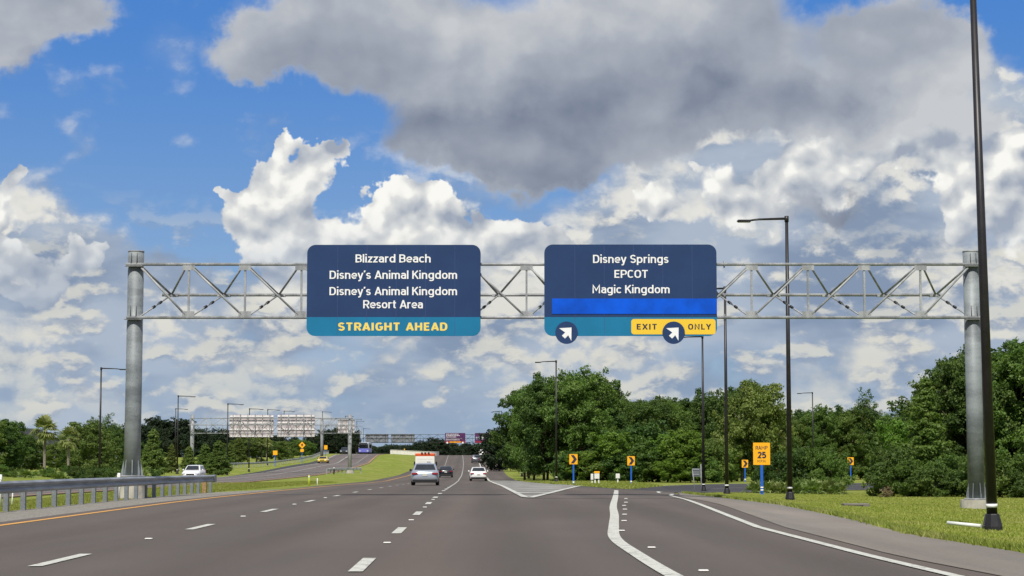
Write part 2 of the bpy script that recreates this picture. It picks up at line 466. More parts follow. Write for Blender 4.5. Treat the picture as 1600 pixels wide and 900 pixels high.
foliage('leaf_dry', (.20, .16, .08), (.32, .25, .13), (.36, .30, .16), .2)
foliage('grass_blade', (.22, .29, .045), (.35, .40, .085), (.44, .42, .16), .35, .05)

def ground_mat(name, fn):
    m = bpy.data.materials.new(name); m.use_nodes = True
    t = m.node_tree; b = t.nodes['Principled BSDF']
    g = t.nodes.new('ShaderNodeNewGeometry'); sp = t.nodes.new('ShaderNodeSeparateXYZ'); t.links.new(g.outputs['Position'], sp.inputs[0])
    b.inputs['Roughness'].default_value = 0.9; b.inputs['Specular IOR Level'].default_value = 0.25
    fn(t, b, g.outputs['Position'], N(t, sp.outputs[0]), N(t, sp.outputs[1]))
    M[name] = m
def bumpn(t, b, hgt, st, dist):
    bn = t.nodes.new('ShaderNodeBump'); bn.inputs['Strength'].default_value = st; bn.inputs['Distance'].default_value = dist
    put(t, bn.inputs['Height'], hgt); t.links.new(bn.outputs[0], b.inputs['Normal'])
def m_grass(t, b, P, x, y):
    n1 = noise(t, P, 0.16, 4, 0.6); n2 = noise(t, P, 1.3, 5, 0.65); n3 = noise(t, P, 22, 3, 0.7); n4 = noise(t, vec(t, x * .35, y, 0), 0.5, 3, .6)
    c = mixc(t, n2.ss(0.35, 0.68), (.175, .235, .036), (.31, .35, .072))
    c = mixc(t, n1.ss(0.42, 0.66) * 0.6, c, (.36, .33, .11))
    c = mixc(t, n4.ss(0.50, 0.72) * 0.5, c, (.095, .145, .020))
    c = mixc(t, n3.ss(0.45, 0.75) * 0.5, c, (.070, .105, .018))
    put(t, b.inputs['Base Color'], c); b.inputs['Roughness'].default_value = 1.0; b.inputs['Specular IOR Level'].default_value = 0.05
    bumpn(t, b, n2 * 0.5 + n3, 0.7, 0.12)
ground_mat('grass_ground', m_grass)
def asphalt(c0, c1, track=True, crack=0.3):
    def fn(t, b, P, x, y):
        xa = x + (y * 0.0197 + 1.25)                  # across the lanes
        n1 = noise(t, vec(t, x * .9, y * .045, 0), 1.0, 4, 0.6); n2 = noise(t, P, 60, 2, 0.6); n3 = noise(t, P, 0.12, 3, 0.6); n5 = noise(t, P, 3.0, 5, 0.7)
        f = n1.ss(0.3, 0.7) * 0.6 + n3.ss(0.35, 0.65) * 0.4
        c = mixc(t, f, c0, c1)
        nb_ = noise(t, vec(t, x * .10 + 4, y * .035, 0), 1.0, 3, 0.55)
        c = mixc(t, nb_.ss(0.36, 0.60, 0.0, 0.30), c, tuple(k * .60 for k in c0))
        nr_ = noise(t, vec(t, x * .5 + 9, y * .012, 0), 1.0, 3, 0.6)
        c = mixc(t, nr_.ss(0.45, 0.68, 0.0, 0.35), c, (c1[0] * 1.22, c1[1] * 1.08, c1[2] * .98))
        if track:
            w = ((xa * (4 * PI / 3.66)).m('COSINE') * 0.5 + 0.5)
            c = mixc(t, w * n1.ss(0.2, 0.6) * 0.30, c, tuple(k * .72 for k in c0))
            oil = ((xa * (2 * PI / 3.66) + PI).m('COSINE') * 0.5 + 0.5).m('POWER', 3.0)
            c = mixc(t, oil * (n3.ss(0.3, 0.6) * 0.30 + 0.08), c, tuple(k * .60 for k in c0))
        c = mixc(t, n2.ss(0.52, 0.74) * 0.5, c, tuple(min(1, k * 1.6) for k in c1))
        c = mixc(t, (1 - n2.ss(0.2, 0.42)) * 0.45, c, tuple(k * .5 for k in c0))
        c = mixc(t, n5.ss(0.56, 0.8) * 0.30, c, tuple(k * .62 for k in c0))
        if crack:
            vr = voro(t, vec(t, x, y * .6, 0), 0.23, 0, 0, 'DISTANCE_TO_EDGE')
            c = mixc(t, vr.ss(0.0, 0.006, 1.0, 0.0) * n3.ss(.5, .62) * crack, c, tuple(k * .35 for k in c0))
        put(t, b.inputs['Base Color'], c)
        put(t, b.inputs['Roughness'], n1.ss(0.2, 0.8, 0.72, 0.9))
        bumpn(t, b, n2, 0.35, 0.01)
    return fn
ground_mat('asphalt_main', asphalt((.106, .088, .075), (.138, .116, .099)))
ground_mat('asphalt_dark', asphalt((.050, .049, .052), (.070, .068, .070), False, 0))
ground_mat('asphalt_left', asphalt((.145, .122, .112), (.185, .16, .146), True, 0))
ground_mat('shoulder_pave', asphalt((.150, .134, .115), (.25, .228, .197), False, 0.9))
ground_mat('tan_pave', asphalt((.33, .29, .23), (.42, .37, .30), False, 0))
def m_gore(t, b, P, x, y):
    n1 = noise(t, P, 0.8, 5, 0.65); n2 = noise(t, vec(t, x * .6, y * 3.2, 0), 0.5, 4, 0.7)
    c = mixc(t, n1.ss(0.35, 0.65), (.10, .095, .088), (.19, .18, .162))
    st = ((y * 1.0 + x * .55) * .62).m('SINE').ss(0.55, 0.80) * n1.ss(0.35, 0.55)
    c = mixc(t, (n2.ss(0.50, 0.58) * 0.6).mx(st * .85), c, (.50, .49, .44))
    c = mixc(t, n2.ss(0.30, 0.42, 0.6, 0.0), c, (.09, .085, .08))
    put(t, b.inputs['Base Color'], c)
ground_mat('gore_worn', m_gore)
def m_gravel(t, b, P, x, y):
    n2 = noise(t, P, 18, 4, 0.7); n1 = noise(t, P, 0.9, 4, 0.65); vr = voro(t, P, 14, 0, 0, 'F1')
    c = mixc(t, n2.ss(0.3, 0.7), (.20, .185, .16), (.42, .39, .34))
    c = mixc(t, n1.ss(0.55, 0.70) * .7, c, (.14, .15, .05))
    c = mixc(t, vr.ss(0.3, 0.6) * .5, c, (.13, .12, .10))
    put(t, b.inputs['Base Color'], c); bumpn(t, b, n2, 0.8, 0.03)
ground_mat('gravel', m_gravel)
def m_line(c0, wear):
    def fn(t, b, P, x, y):
        n1 = noise(t, P, 7, 5, 0.75); n2 = noise(t, P, 55, 2, 0.6)
        c = mixc(t, (n1 * .7 + n2 * .3).ss(0.49, 0.66) * wear, c0, (.15, .14, .13))
        put(t, b.inputs['Base Color'], c)
    return fn
ground_mat('line_white', m_line((.56, .56, .50), 1.0))
ground_mat('line_white_faded', m_line((.36, .355, .33), .9))
ground_mat('line_orange', m_line((.66, .34, .09), .7))
ground_mat('seam_dark', m_line((.045, .042, .04), .3))

# ------------------------------------------------------------------ roads and ground
def ip(pts): 
    ys, xs = zip(*pts)
    return lambda y: float(np.interp(y, ys, xs))
main_left = lambda y: ax(y) - (8.0 if y < 95 else 8.0 + min(1.0, (y - 95) / 60))
right_line = ip([(-60, 5.6), (18, 4.6), (25, 4.45), (36, 4.42), (43.6, 4.72), (56, 5.22), (76, 6.0), (84, 6.75), (97, 7.7), (110, 9.1), (120, 10.6)])
main_right = ip([(-60, 6.2), (18, 5.2), (25, 4.85), (36, 4.95), (43.6, 5.3), (56, 5.85), (66, 6.1)])
shoulder_right = ip([(-60, 8.2), (18, 7.1), (26, 6.75), (33, 6.6), (42, 7.3), (60, 8.2), (75, 8.0), (84, 7.9), (100, 8.4)])
gore_right = ip([(66, .55), (90, 2.2), (128, 4.1), (135, 3.9), (160, 2.4), (185, 1.4), (222, 0.2), (295, -.95), (353, -1.7), (395, 0.2), (440, 1.2), (506, 1.0), (700, -6)])
def lines_u(k): return lambda y: ax(y) + k

def sheet(name, rows, lf, rf, m, lift, kind='structure', nx=8, parent=None):
    """a sheet between two edges, laid on the land"""
    mb = MB(); n = len(rows)
    for y in rows:
        a, b = lf(y), rf(y)
        for j in range(nx + 1):
            x = a + (b - a) * j / nx
            mb.v.append((x, y, h(x, y) + lift))
    for i in range(n - 1):
        for j in range(nx):
            k = i * (nx + 1) + j
            mb.f.append((k, k + 1, k + nx + 2, k + nx + 1)); mb.sm.append(True)
    return mb.build(name, M[m], parent, kind=kind)
def rng_(a, b, st): return [float(q) for q in np.arange(a, b - st * .3, st)] + [b]

near_rows = rng_(-40, 66, 2.0)
far_rows = rng_(66, 720, 3.0)
def mr(y): return main_right(y) if y < 66 else gore_right(y)
sheet('main_road', near_rows, main_left, main_right, 'asphalt_main', .030, nx=18)
def mr2(y): return min(6.1 - (y - 66) * 0.0, gore_right(y) + .05) if y > 70 else np.interp(y, [66, 70], [6.1, gore_right(70)])
# beyond the nose of the gore
sheet('main_road', rng_(66, 720, 3.0), main_left, lambda y: gore_right(y) + .1, 'asphalt_main', .030, nx=16)
sheet('gore_pavement', rng_(67, 215, 3.0), lambda y: ax(y) + 3.15, lambda y: gore_right(y) + .05, 'gore_worn', .046, nx=6)

# exit ramp: a ribbon that swings off to the right
def smooth_poly(pts, n=6):
    out = []
    P = [Vector((*p, 0)) for p in pts]
    for i in range(len(P) - 1):
        p0, p1, p2, p3 = P[max(i - 1, 0)], P[i], P[i + 1], P[min(i + 2, len(P) - 1)]
        for k in range(n):
            t = k / n
            out.append(0.5 * ((2 * p1) + (p2 - p0) * t + (2 * p0 - 5 * p1 + 4 * p2 - p3) * t * t + (3 * p1 - p0 - 3 * p2 + p3) * t ** 3))
    out.append(P[-1])
    return [(p.x, p.y) for p in out]
ramp_out = smooth_poly([(.55, 66), (1.6, 82), (2.9, 103), (4.3, 124), (6.3, 139), (9.8, 152), (14.5, 161), (21, 167), (32, 171), (50, 172), (75, 168), (110, 155)], 8)
ramp_in = smooth_poly([(6.1, 66), (6.9, 82), (8.1, 100), (9.7, 113), (11.7, 124), (14.6, 133), (18.5, 140), (24, 145), (33, 148.5), (50, 149.5), (72, 147), (103, 136)], 8)
def strip2(name, A, B, m, lift, nx=10, kind='structure', parent=None):
    mb = MB(); nx1 = nx + 1
    for (a, b) in zip(A, B):
        for j in range(nx1):
            f = j / nx; x, y = a[0] + (b[0] - a[0]) * f, a[1] + (b[1] - a[1]) * f
            mb.v.append((x, y, h(x, y) + lift))
    for i in range(len(A) - 1):
        for j in range(nx):
            k = i * nx1 + j; mb.f.append((k, k + 1, k + nx1 + 1, k + nx1)); mb.sm.append(True)
    return mb.build(name, M[m], parent, kind=kind)
k0 = 20
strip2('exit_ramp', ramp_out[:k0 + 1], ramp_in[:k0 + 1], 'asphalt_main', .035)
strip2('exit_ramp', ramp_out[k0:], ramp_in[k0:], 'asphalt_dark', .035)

sheet('paved_shoulder', rng_(-40, 100, 2.0), lambda y: main_right(y) - .05 if y < 66 else right_line(y) + .3, shoulder_right, 'shoulder_pave', .039, nx=6)
sheet('gravel_verge', rng_(-40, 100, 2.0), lambda y: ax(y) - (10.9 if y < 84 else 10.9 - (y - 84) * .17), lambda y: ax(y) - 7.95, 'gravel', .024, nx=5)
sheet('tan_pavement', rng_(395, 560, 3.0), lambda y: gore_right(y) - 3.4 + (0 if y > 420 else (420 - y) * .1), lambda y: gore_right(y) + 1.6, 'tan_pave', .045, nx=4)

# opposite carriageway
oc_left = ip([(-40, -31), (100, -33.5), (210, -33.2), (251, -34.0), (330, -35.4), (374, -36.4), (440, -39.2), (520, -42), (720, -52)])
oc_right = ip([(-40, -20), (100, -23.2), (210, -24.2), (270, -24.6), (330, -25.2), (374, -26.6), (440, -29.2), (520, -31.8), (720, -41)])
sheet('opposite_road', rng_(-40, 720, 3.0), oc_left, oc_right, 'asphalt_left', .040, nx=10)
sheet('opposite_shoulder', rng_(235, 420, 3.0), lambda y: oc_left(y) - 2.4 * math.sin(PI * (y - 235) / 185), lambda y: oc_left(y) + .05, 'asphalt_dark', .034, nx=3)

# ------------------------------------------------------------------ the ground sheet, sunk a little under the roads
def ground():
    gx = np.concatenate([[-2600, -1500, -800, -450, -300, -220, -160, -120, -95], np.arange(-80, -52, 3.0), np.arange(-52, 30, .6), np.arange(30, 80, 2.5), [90, 110, 140, 180, 240, 320, 450, 800, 1500, 2600]])
    gy = [-60.0]
    while gy[-1] < 720: gy.append(gy[-1] + max(1.0, min(3.0, gy[-1] / 90)))
    gy = np.concatenate([gy, [780, 850, 1000, 1300, 1800, 2600, 4000]])
    X, Y = np.meshgrid(gx, gy)
    Z = H(X, Y)
    U = X - np.interp(Y, TY, AX)
    ml = -8.0 - np.clip((Y - 95) / 60, 0, 1)
    gr = np.array([mr(y) for y in gy])[:, None]
    inside = (U > ml + .7) & (X < gr - .7)
    inside |= (X > np.array([oc_left(y) for y in gy])[:, None] + .7) & (X < np.array([oc_right(y) for y in gy])[:, None] - .7)
    Z = Z - inside * 0.15
    # ramp interior
    for a, b in zip(ramp_out[k0 - 12::2], ramp_in[k0 - 12::2]):
        for f in (.2, .35, .5, .65, .8):
            px, py = a[0] + (b[0] - a[0]) * f, a[1] + (b[1] - a[1]) * f
            Z -= 0.0
    # uneven turf
    bump = (np.sin(X * .7 + Y * .11) * np.sin(Y * .23 + 1.3) * .03 + np.sin(X * .23 - Y * .07) * .05)
    clear = (U < -11.5) & (U > -17) | (X > 10) | (U < -34)
    fade = np.clip((X - 9.5) / 5, 0, 1) + np.clip((-37 - X) / 5, 0, 1)
    Z = Z + bump * fade * (Y < 130)
    nx, ny = len(gx), len(gy)
    me = bpy.data.meshes.new('ground')
    co = np.stack([X, Y, Z], -1).reshape(-1, 3).astype(np.float32)
    me.vertices.add(nx * ny); me.vertices.foreach_set('co', co.ravel())
    ii, jj = np.meshgrid(np.arange(ny - 1), np.arange(nx - 1), indexing='ij')
    a = (ii * nx + jj).ravel()
    q = np.stack([a, a + 1, a + nx + 1, a + nx], -1).astype(np.int32)
    me.loops.add(q.size); me.loops.foreach_set('vertex_index', q.ravel())
    me.polygons.add(len(q)); me.polygons.foreach_set('loop_start', np.arange(len(q), dtype=np.int32) * 4)
    me.polygons.foreach_set('use_smooth', np.ones(len(q), bool))
    me.materials.append(M['grass_ground']); me.update(); me.validate()
    o = bpy.data.objects.new('ground', me); link(o); tag(o, kind='structure')
ground()

# ------------------------------------------------------------------ painted lines
def ribbon(name, pts, w, m, lift=.055, kind='structure'):
    """pts: (x, y) centre line; w width across"""
    mb = MB()
    for i, (x, y) in enumerate(pts):
        x0, y0 = pts[max(i - 1, 0)]; x1, y1 = pts[min(i + 1, len(pts) - 1)]
        L = math.hypot(x1 - x0, y1 - y0); nx_, ny_ = (y1 - y0) / L, -(x1 - x0) / L
        for s_ in (-1, 1):
            px, py = x + nx_ * s_ * w / 2, y + ny_ * s_ * w / 2
            mb.v.append((px, py, h(px, py) + lift))
    for i in range(len(pts) - 1):
        mb.f.append((2 * i, 2 * i + 1, 2 * i + 3, 2 * i + 2)); mb.sm.append(True)
    return mb.build(name, M[m], kind=kind)
def along(f, a, b, st=2.0): return [(f(y), y) for y in rng_(a, b, st)]
ribbon('edge_line', along(lines_u(-7.48), -30, 640), .17, 'line_orange', .037)
ribbon('edge_line', along(right_line, -30, 66), .15, 'line_white', .042)
ribbon('edge_line', [(right_line(y), y) for y in rng_(66, 84, 2)] + [(x - .75, y + .35) for x, y in ramp_in if y > 86], .15, 'line_white', .042)
# dashed lane lines
for k, (u0, first, cyc, w) in enumerate(((0, 22.9, 11.4, .16), (-3.66, 24.0, 12.2, .16))):
    i = 0
    while first + i * cyc < (92 if k == 0 else 200):
        c0 = first + i * cyc
        ribbon('lane_dash', along(lines_u(u0), c0 - 1.5, c0 + 1.5, 1.0), w, 'line_white', .040); i += 1
    for d in (-1, -2):
        ribbon('lane_dash', along(lines_u(u0), first + d * cyc - 1.5, first + d * cyc + 1.5, 1.0), w, 'line_white', .040)
for y in rng_(100, 330, 12.2): ribbon('lane_dash', along(lines_u(0), y - 1.6, y + 1.6, 1.6), .15, 'line_white', .041)
ribbon('lane_line', along(lines_u(.03), 96, 640), .11, 'line_white_faded', .039)
ribbon('lane_line', along(lines_u(-3.66), 200, 640), .10, 'line_white_faded', .039)
ribbon('gore_line', [(.62, 67.2)] + along(lambda y: ax(y) + float(np.interp(y, [66, 90, 150, 640], [3.05, 3.1, 3.25, 3.5])), 69, 640), .22, 'line_white', .054)
gl = [p for p in ramp_out if 66 < p[1] < 131]
ribbon('gore_line', [(.62, 67.0)] + gl[1:], .24, 'line_white', .056)
ribbon('edge_line', [p for p in ramp_out if p[1] > 126 or p[0] > 20], .15, 'line_white_faded', .041)
solid = smooth_poly([(2.1, 10), (1.70, 19), (1.58, 26), (1.59, 31), (1.88, 37), (2.25, 44), (2.68, 53), (3.4, 66), (4.05, 78), (4.9, 94)], 6)
ribbon('lane_line', solid, .19, 'line_white', .042)
ribbon('lane_line', [(p[0] * .5 + q[0] * .5, p[1] * .5 + q[1] * .5) for p, q in zip(ramp_out[44:60], ramp_in[44:60])], .12, 'line_white_faded', .042)
ribbon('edge_line', along(lambda y: gore_right(y) - 3.5 + (0 if y > 420 else (420 - y) * .1), 385, 640, 3), .2, 'line_white', .056)
ribbon('edge_line', along(lambda y: gore_right(y) + 1.3, 400, 600, 3), .22, 'line_white', .056)
for f, a in ((lambda y: oc_left(y) + .4, 90), (lambda y: oc_left(y) + 3.7, 100)):
    ribbon('lane_line' if a > 95 else 'edge_line', along(f, a, 620, 4), .15, 'line_white', .056)
ribbon('lane_line', along(lambda y: oc_right(y) - 2.4, 100, 620, 4), .12, 'line_white_faded', .056)
ribbon('edge_line', along(lambda y: oc_right(y) - .3, 90, 620, 4), .15, 'line_orange', .056)
# dark saw-cut line across all lanes
# raised markers between the dashes
stud_me = MB().box(-.055, .055, -.05, .05, 0, .02, .008).mesh('raised_marker', M['stud_white'])
def stud(x, y, grp, lab):
    o = use('raised_marker', stud_me, None, (x, y, h(x, y) + .034)); tag(o, lab, 'road marker', grp)
for y in (6, 17.5, 28.9, 40.2, 51.6, 63.0): stud(ax(y) + .02, y, 'white studs between the dashes of the right dashed line', 'small white raised marker in a gap of the right dashed lane line')
for y in (5.5, 18, 30.4, 42.9, 55.2, 67): stud(ax(y) - 3.66, y, 'white studs between the dashes of the left dashed line', 'small white raised marker in a gap of the left dashed lane line')
for x, y in ((2.05, 21.5), (1.9, 27.3), (1.86, 34), (2.22, 39.7), (2.5, 44.5), (2.78, 49.3), (3.0, 53.6), (3.3, 58), (3.7, 65)):
    stud(x, y, 'white studs along the solid exit line', 'small white raised marker just right of the thick solid exit lane line')

# ------------------------------------------------------------------ lettering: a plain round-cornered sans drawn with strokes
T_ = .078
XH = .745
def earc(cx, cy, rx, ry, a0, a1, n=12, p=2.35):
    out = []
    for i in range(n + 1):
        a = R(a0 + (a1 - a0) * i / n); c, s = math.cos(a), math.sin(a)
        out.append((cx + rx * math.copysign(abs(c) ** (2 / p), c), cy + ry * math.copysign(abs(s) ** (2 / p), s)))
    return out
def glyphs():
    t = T_; x = XH; b, tp = t, x - t; my = x / 2; ry = my - t
    bowl = earc(.285, my, .205, ry, 0, 360, 24)
    S = lambda w, H_: earc(w / 2, H_ * .75 - t * .45, w / 2 - t, H_ * .25 - t * .5, 25, 180, 8, 2.1) + earc(w / 2, H_ * .75 - t * .45, w / 2 - t, H_ * .25 - t * .5, 180, 262, 5, 2.1) \
        + earc(w / 2, H_ * .25 + t * .45, w / 2 - t, H_ * .25 - t * .5, 82, 0, 5, 2.1) + earc(w / 2, H_ * .25 + t * .45, w / 2 - t, H_ * .25 - t * .5, 0, -158, 9, 2.1)
    g = {}
    g['a'] = (.52, [earc(.25, x - .235, .185, .235 - t, 155, 0, 8) + [(.435, 0)], [(.435, .44), (.24, .44)] + earc(.235, .258, .155, .182, 95, 270, 8)[1:] + [(.30, t), (.435, .17)]])
    g['c'] = (.50, [earc(.285, my, .205, ry, 42, 318, 14)])
    g['d'] = (.60, [bowl, [(.49, 0), (.49, 1.03)]])
    g['e'] = (.56, [[(.08, my - .01), (.49, my - .01)] + earc(.285, my, .205, ry, 4, 318, 16)])
    g['g'] = (.60, [bowl, [(.49, x), (.49, -.02)] + earc(.29, -.03, .20, .165, 0, -140, 8)])
    arch = lambda x0, w: [(x0, x - .30)] + earc(x0 + w / 2, x - .26, w / 2, .26 - t, 150, 0, 8) + [(x0 + w, 0)]
    g['h'] = (.58, [[(.09, 0), (.09, 1.03)], arch(.09, .38)])
    g['n'] = (.58, [[(.09, 0), (.09, x)], arch(.09, .38)])
    g['m'] = (.88, [[(.09, 0), (.09, x)], arch(.09, .34), arch(.43, .34)])
    g['r'] = (.38, [[(.09, 0), (.09, x)], [(.09, x - .30)] + earc(.26, x - .26, .17, .26 - t, 150, 65, 6)])
    g['i'] = (.19, [[(.09, 0), (.09, x)], [(.09, .90), (.09, 1.05)]])
    g['l'] = (.19, [[(.09, 0), (.09, 1.03)]])
    g['o'] = (.57, [bowl])
    g['p'] = (.60, [[(.09, -.25), (.09, x)], [(p_[0] + .01, p_[1]) for p_ in bowl]])
    g['s'] = (.47, [S(.46, x)])
    g['t'] = (.36, [[(.16, .95), (.16, .20)] + earc(.28, .18, .12, .10, 180, 280, 5), [(.0, x - t), (.33, x - t)]])
    g['y'] = (.52, [[(.05, x), (.26, .05)], [(.47, x), (.23, -.17), (.16, -.22), (.06, -.22)]])
    g['z'] = (.46, [[(.04, x - t), (.39, x - t), (.07, t), (.42, t)]])
    g['\u2019'] = (.18, [[(.12, 1.03), (.06, .80)]])
    g['.'] = (.18, [[(.09, 0), (.09, .16)]])
    g[' '] = (.26, [])
    H1 = 1.0
    g['A'] = (.66, [[(.05, 0), (.33, 1.0)], [(.61, 0), (.33, 1.0)], [(.16, .28), (.50, .28)]])
    bb = lambda y0, y1, w: [(.09, y0), (w - .18, y0)] + earc(w - .20, (y0 + y1) / 2, .20 - t * .2, (y1 - y0) / 2, -90, 90, 10, 2.1) + [(.09, y1)]
    g['B'] = (.62, [[(.09, 0), (.09, 1)], bb(t, .52, .56), bb(.52, 1 - t, .53)])
    g['C'] = (.60, [earc(.32, .5, .235, .5 - t, 45, 315, 16, 2.6)])
    g['D'] = (.66, [[(.09, 0), (.09, 1)], [(.09, t), (.30, t)] + earc(.30, .5, .27, .5 - t, -90, 90, 14, 2.5) + [(.09, 1 - t)]])
    g['E'] = (.54, [[(.50, t), (.09, t), (.09, 1 - t), (.50, 1 - t)], [(.09, .51), (.46, .51)]])
    g['G'] = (.65, [earc(.33, .5, .245, .5 - t, 45, 360, 18, 2.6)[:-2] + [(.57, .30), (.57, .46), (.36, .46)]])
    g['H'] = (.68, [[(.09, 0), (.09, 1)], [(.57, 0), (.57, 1)], [(.09, .51), (.57, .51)]])
    g['I'] = (.22, [[(.10, 0), (.10, 1)]])
    g['K'] = (.62, [[(.09, 0), (.09, 1)], [(.55, 1), (.10, .42)], [(.25, .60), (.58, 0)]])
    g['L'] = (.52, [[(.09, 1), (.09, t), (.49, t)]])
    g['M'] = (.80, [[(.09, 0), (.09, .98), (.39, .36), (.69, .98), (.69, 0)]])
    g['N'] = (.70, [[(.09, 0), (.09, .98), (.58, .02), (.58, 1)]])
    g['O'] = (.68, [earc(.335, .5, .25, .5 - t, 0, 360, 26, 2.6)])
    g['P'] = (.60, [[(.09, 0), (.09, 1)], bb(.44, 1 - t, .56)])
    g['R'] = (.62, [[(.09, 0), (.09, 1)], bb(.46, 1 - t, .56), [(.33, .46), (.56, 0)]])
    g['S'] = (.57, [S(.56, 1.0)])
    g['T'] = (.58, [[(.0, 1 - t), (.56, 1 - t)], [(.28, 0), (.28, 1 - t)]])
    g['X'] = (.62, [[(.05, 0), (.56, 1)], [(.05, 1), (.56, 0)]])
    g['Y'] = (.60, [[(.04, 1), (.295, .44)], [(.55, 1), (.295, .44), (.295, 0)]])
    g['2'] = (.58, [earc(.28, .70, .20, .30 - t, 165, -20, 9, 2.1) + [(.10, t), (.52, t)]])
    g['5'] = (.58, [[(.49, 1 - t), (.14, 1 - t), (.11, .55)] + earc(.27, .34, .22, .34 - t, 105, -150, 14, 2.2)])
    return g
GLY = glyphs()
def text_mesh(txt, x0, x1, zb, zt, material, y=0.0, bold=.0, spacing=1.0):
    mb = MB(); xx = 0.0; w = T_ * (1 + bold * 12)
    layer = 0
    for ch in txt:
        adv, strokes = GLY[ch]
        for st in strokes:
            layer += 1
            n = len(st); L = []
            closed = math.dist(st[0], st[-1]) < 1e-4
            for i in range(n):
                p = Vector(st[i]); a = Vector(st[i - 1 if i else (n - 2 if closed else 0)]); c = Vector(st[i + 1 if i < n - 1 else (1 if closed else i)])
                d1 = (p - a).normalized() if (p - a).length > 1e-6 else (c - p).normalized()
                d2 = (c - p).normalized() if (c - p).length > 1e-6 else d1
                t_ = (d1 + d2)
                t_ = t_.normalized() if t_.length > .2 else d1
                nn = Vector((-t_.y, t_.x)); k = 1 / max(.45, nn.dot(Vector((-d1.y, d1.x))))
                k = min(k, 1.9)
                L.append((p + nn * w * k, p - nn * w * k))
            yy = y - (layer % 3) * .0012
            vs = []
            for l, r in L: vs += [(xx + l.x, yy, l.y), (xx + r.x, yy, r.y)]
            mb.add(vs, [(2 * i, 2 * i + 1, 2 * i + 3, 2 * i + 2) for i in range(n - 1)])
        xx += adv * (1.0) + .055 * (1 + (spacing - 1) * 6)
    vx = [v[0] for v in mb.v]; a, b = min(vx), max(vx)
    mb.v = [(x0 + (v[0] - a) / (b - a) * (x1 - x0), v[1], zb + v[2] * (zt - zb)) for v in mb.v]
    return mb.mesh('lettering', M[material])
# ------------------------------------------------------------------ near sign gantry
GD = 71.0
GS = GD / F_PX
def gx(px): return (px - 800) * GS
def gz(py): return at(800, py, GD).z
g = empty('sign_gantry', (gx(868), GD, 0), 0, 'nearest tall steel truss gantry spanning the whole road on two round grey posts', 'sign gantry')
def G(mb_pts): return [(x - gx(868), y - GD, z) for x, y, z in mb_pts]
zt, zb_ = gz(413), gz(496)
zm_ = (zt + zb_) / 2; yb = GD + 1.75
nodes = [gx(293 + 88.3 * k) for k in range(14)]
cr = .056
for zz, x0, x1, yy in ((zt, gx(194), gx(1542), GD), (zb_, gx(196), gx(1542), GD)):
    MB().tube(G([(x0, yy, zz), (x1, yy, zz)]), cr, 12).build('chord', M['galvanised'], g)
MB().tube(G([(gx(238), yb, zm_), (gx(1492), yb, zm_)]), cr, 12).build('chord', M['galvanised'], g)
X0, X1 = gx(213), gx(1521)
full = [X0] + nodes + [X1]
cxm = gx(867)
for x in nodes:
    MB().box(*[a - gx(868) for a in (x - .035, x + .035)], -.02, .05, zb_ + .05, zt - .05).build('vertical_strut', M['galvanised'], g)
    for zz, s_ in ((zt - .13, 1), (zb_ + .13, -1)):
        MB().box(x - .22 - gx(868), x + .22 - gx(868), -.045, -.03, zz - .09, zz + .09).build('gusset_plate', M['galvanised'], g)
def strut(a, b, r=.038, m='galvanised', name='diagonal_brace'):
    MB().tube(G([a, b]), r, 6).build(name, M[m], g)
for i in range(len(full) - 1):
    a, b = full[i], full[i + 1]
    if (a + b) / 2 < cxm: strut((a + .12, GD - .01, zt - .12), (b - .12, GD - .01, zb_ + .10), .042)
    else: strut((b - .12, GD - .01, zt - .12), (a + .12, GD - .01, zb_ + .10), .042)
    rear = (a + b) / 2
    strut((a + .05, GD, zt), (rear, yb, zm_), .04); strut((b - .05, GD, zt), (rear, yb, zm_), .04)
    lo = (a + .05) if (a + b) / 2 < cxm else (b - .05)
    p_, q_ = Vector((lo, GD, zb_)), Vector((rear, yb, zm_))
    strut(p_, q_, .028)
    for f in (.42, .62):
        m_ = p_.lerp(q_, f); n_ = p_.lerp(q_, f + .07); strut(m_, n_, .05, 'trim_black', 'brace_clamp')
    MB().box(rear - .24 - gx(868), rear + .24 - gx(868), yb - GD - .09, yb - GD + .09, zm_ - .07, zm_ + .02).build('gusset_plate', M['galvanised'], g)
for px in (1133,):
    for zz in (zt, zb_):
        MB().tube([(gx(px) - gx(868) - .02, 0, zz), (gx(px) - gx(868) + .02, 0, zz)], .13, 14).build('flange', M['galvanised'], g)
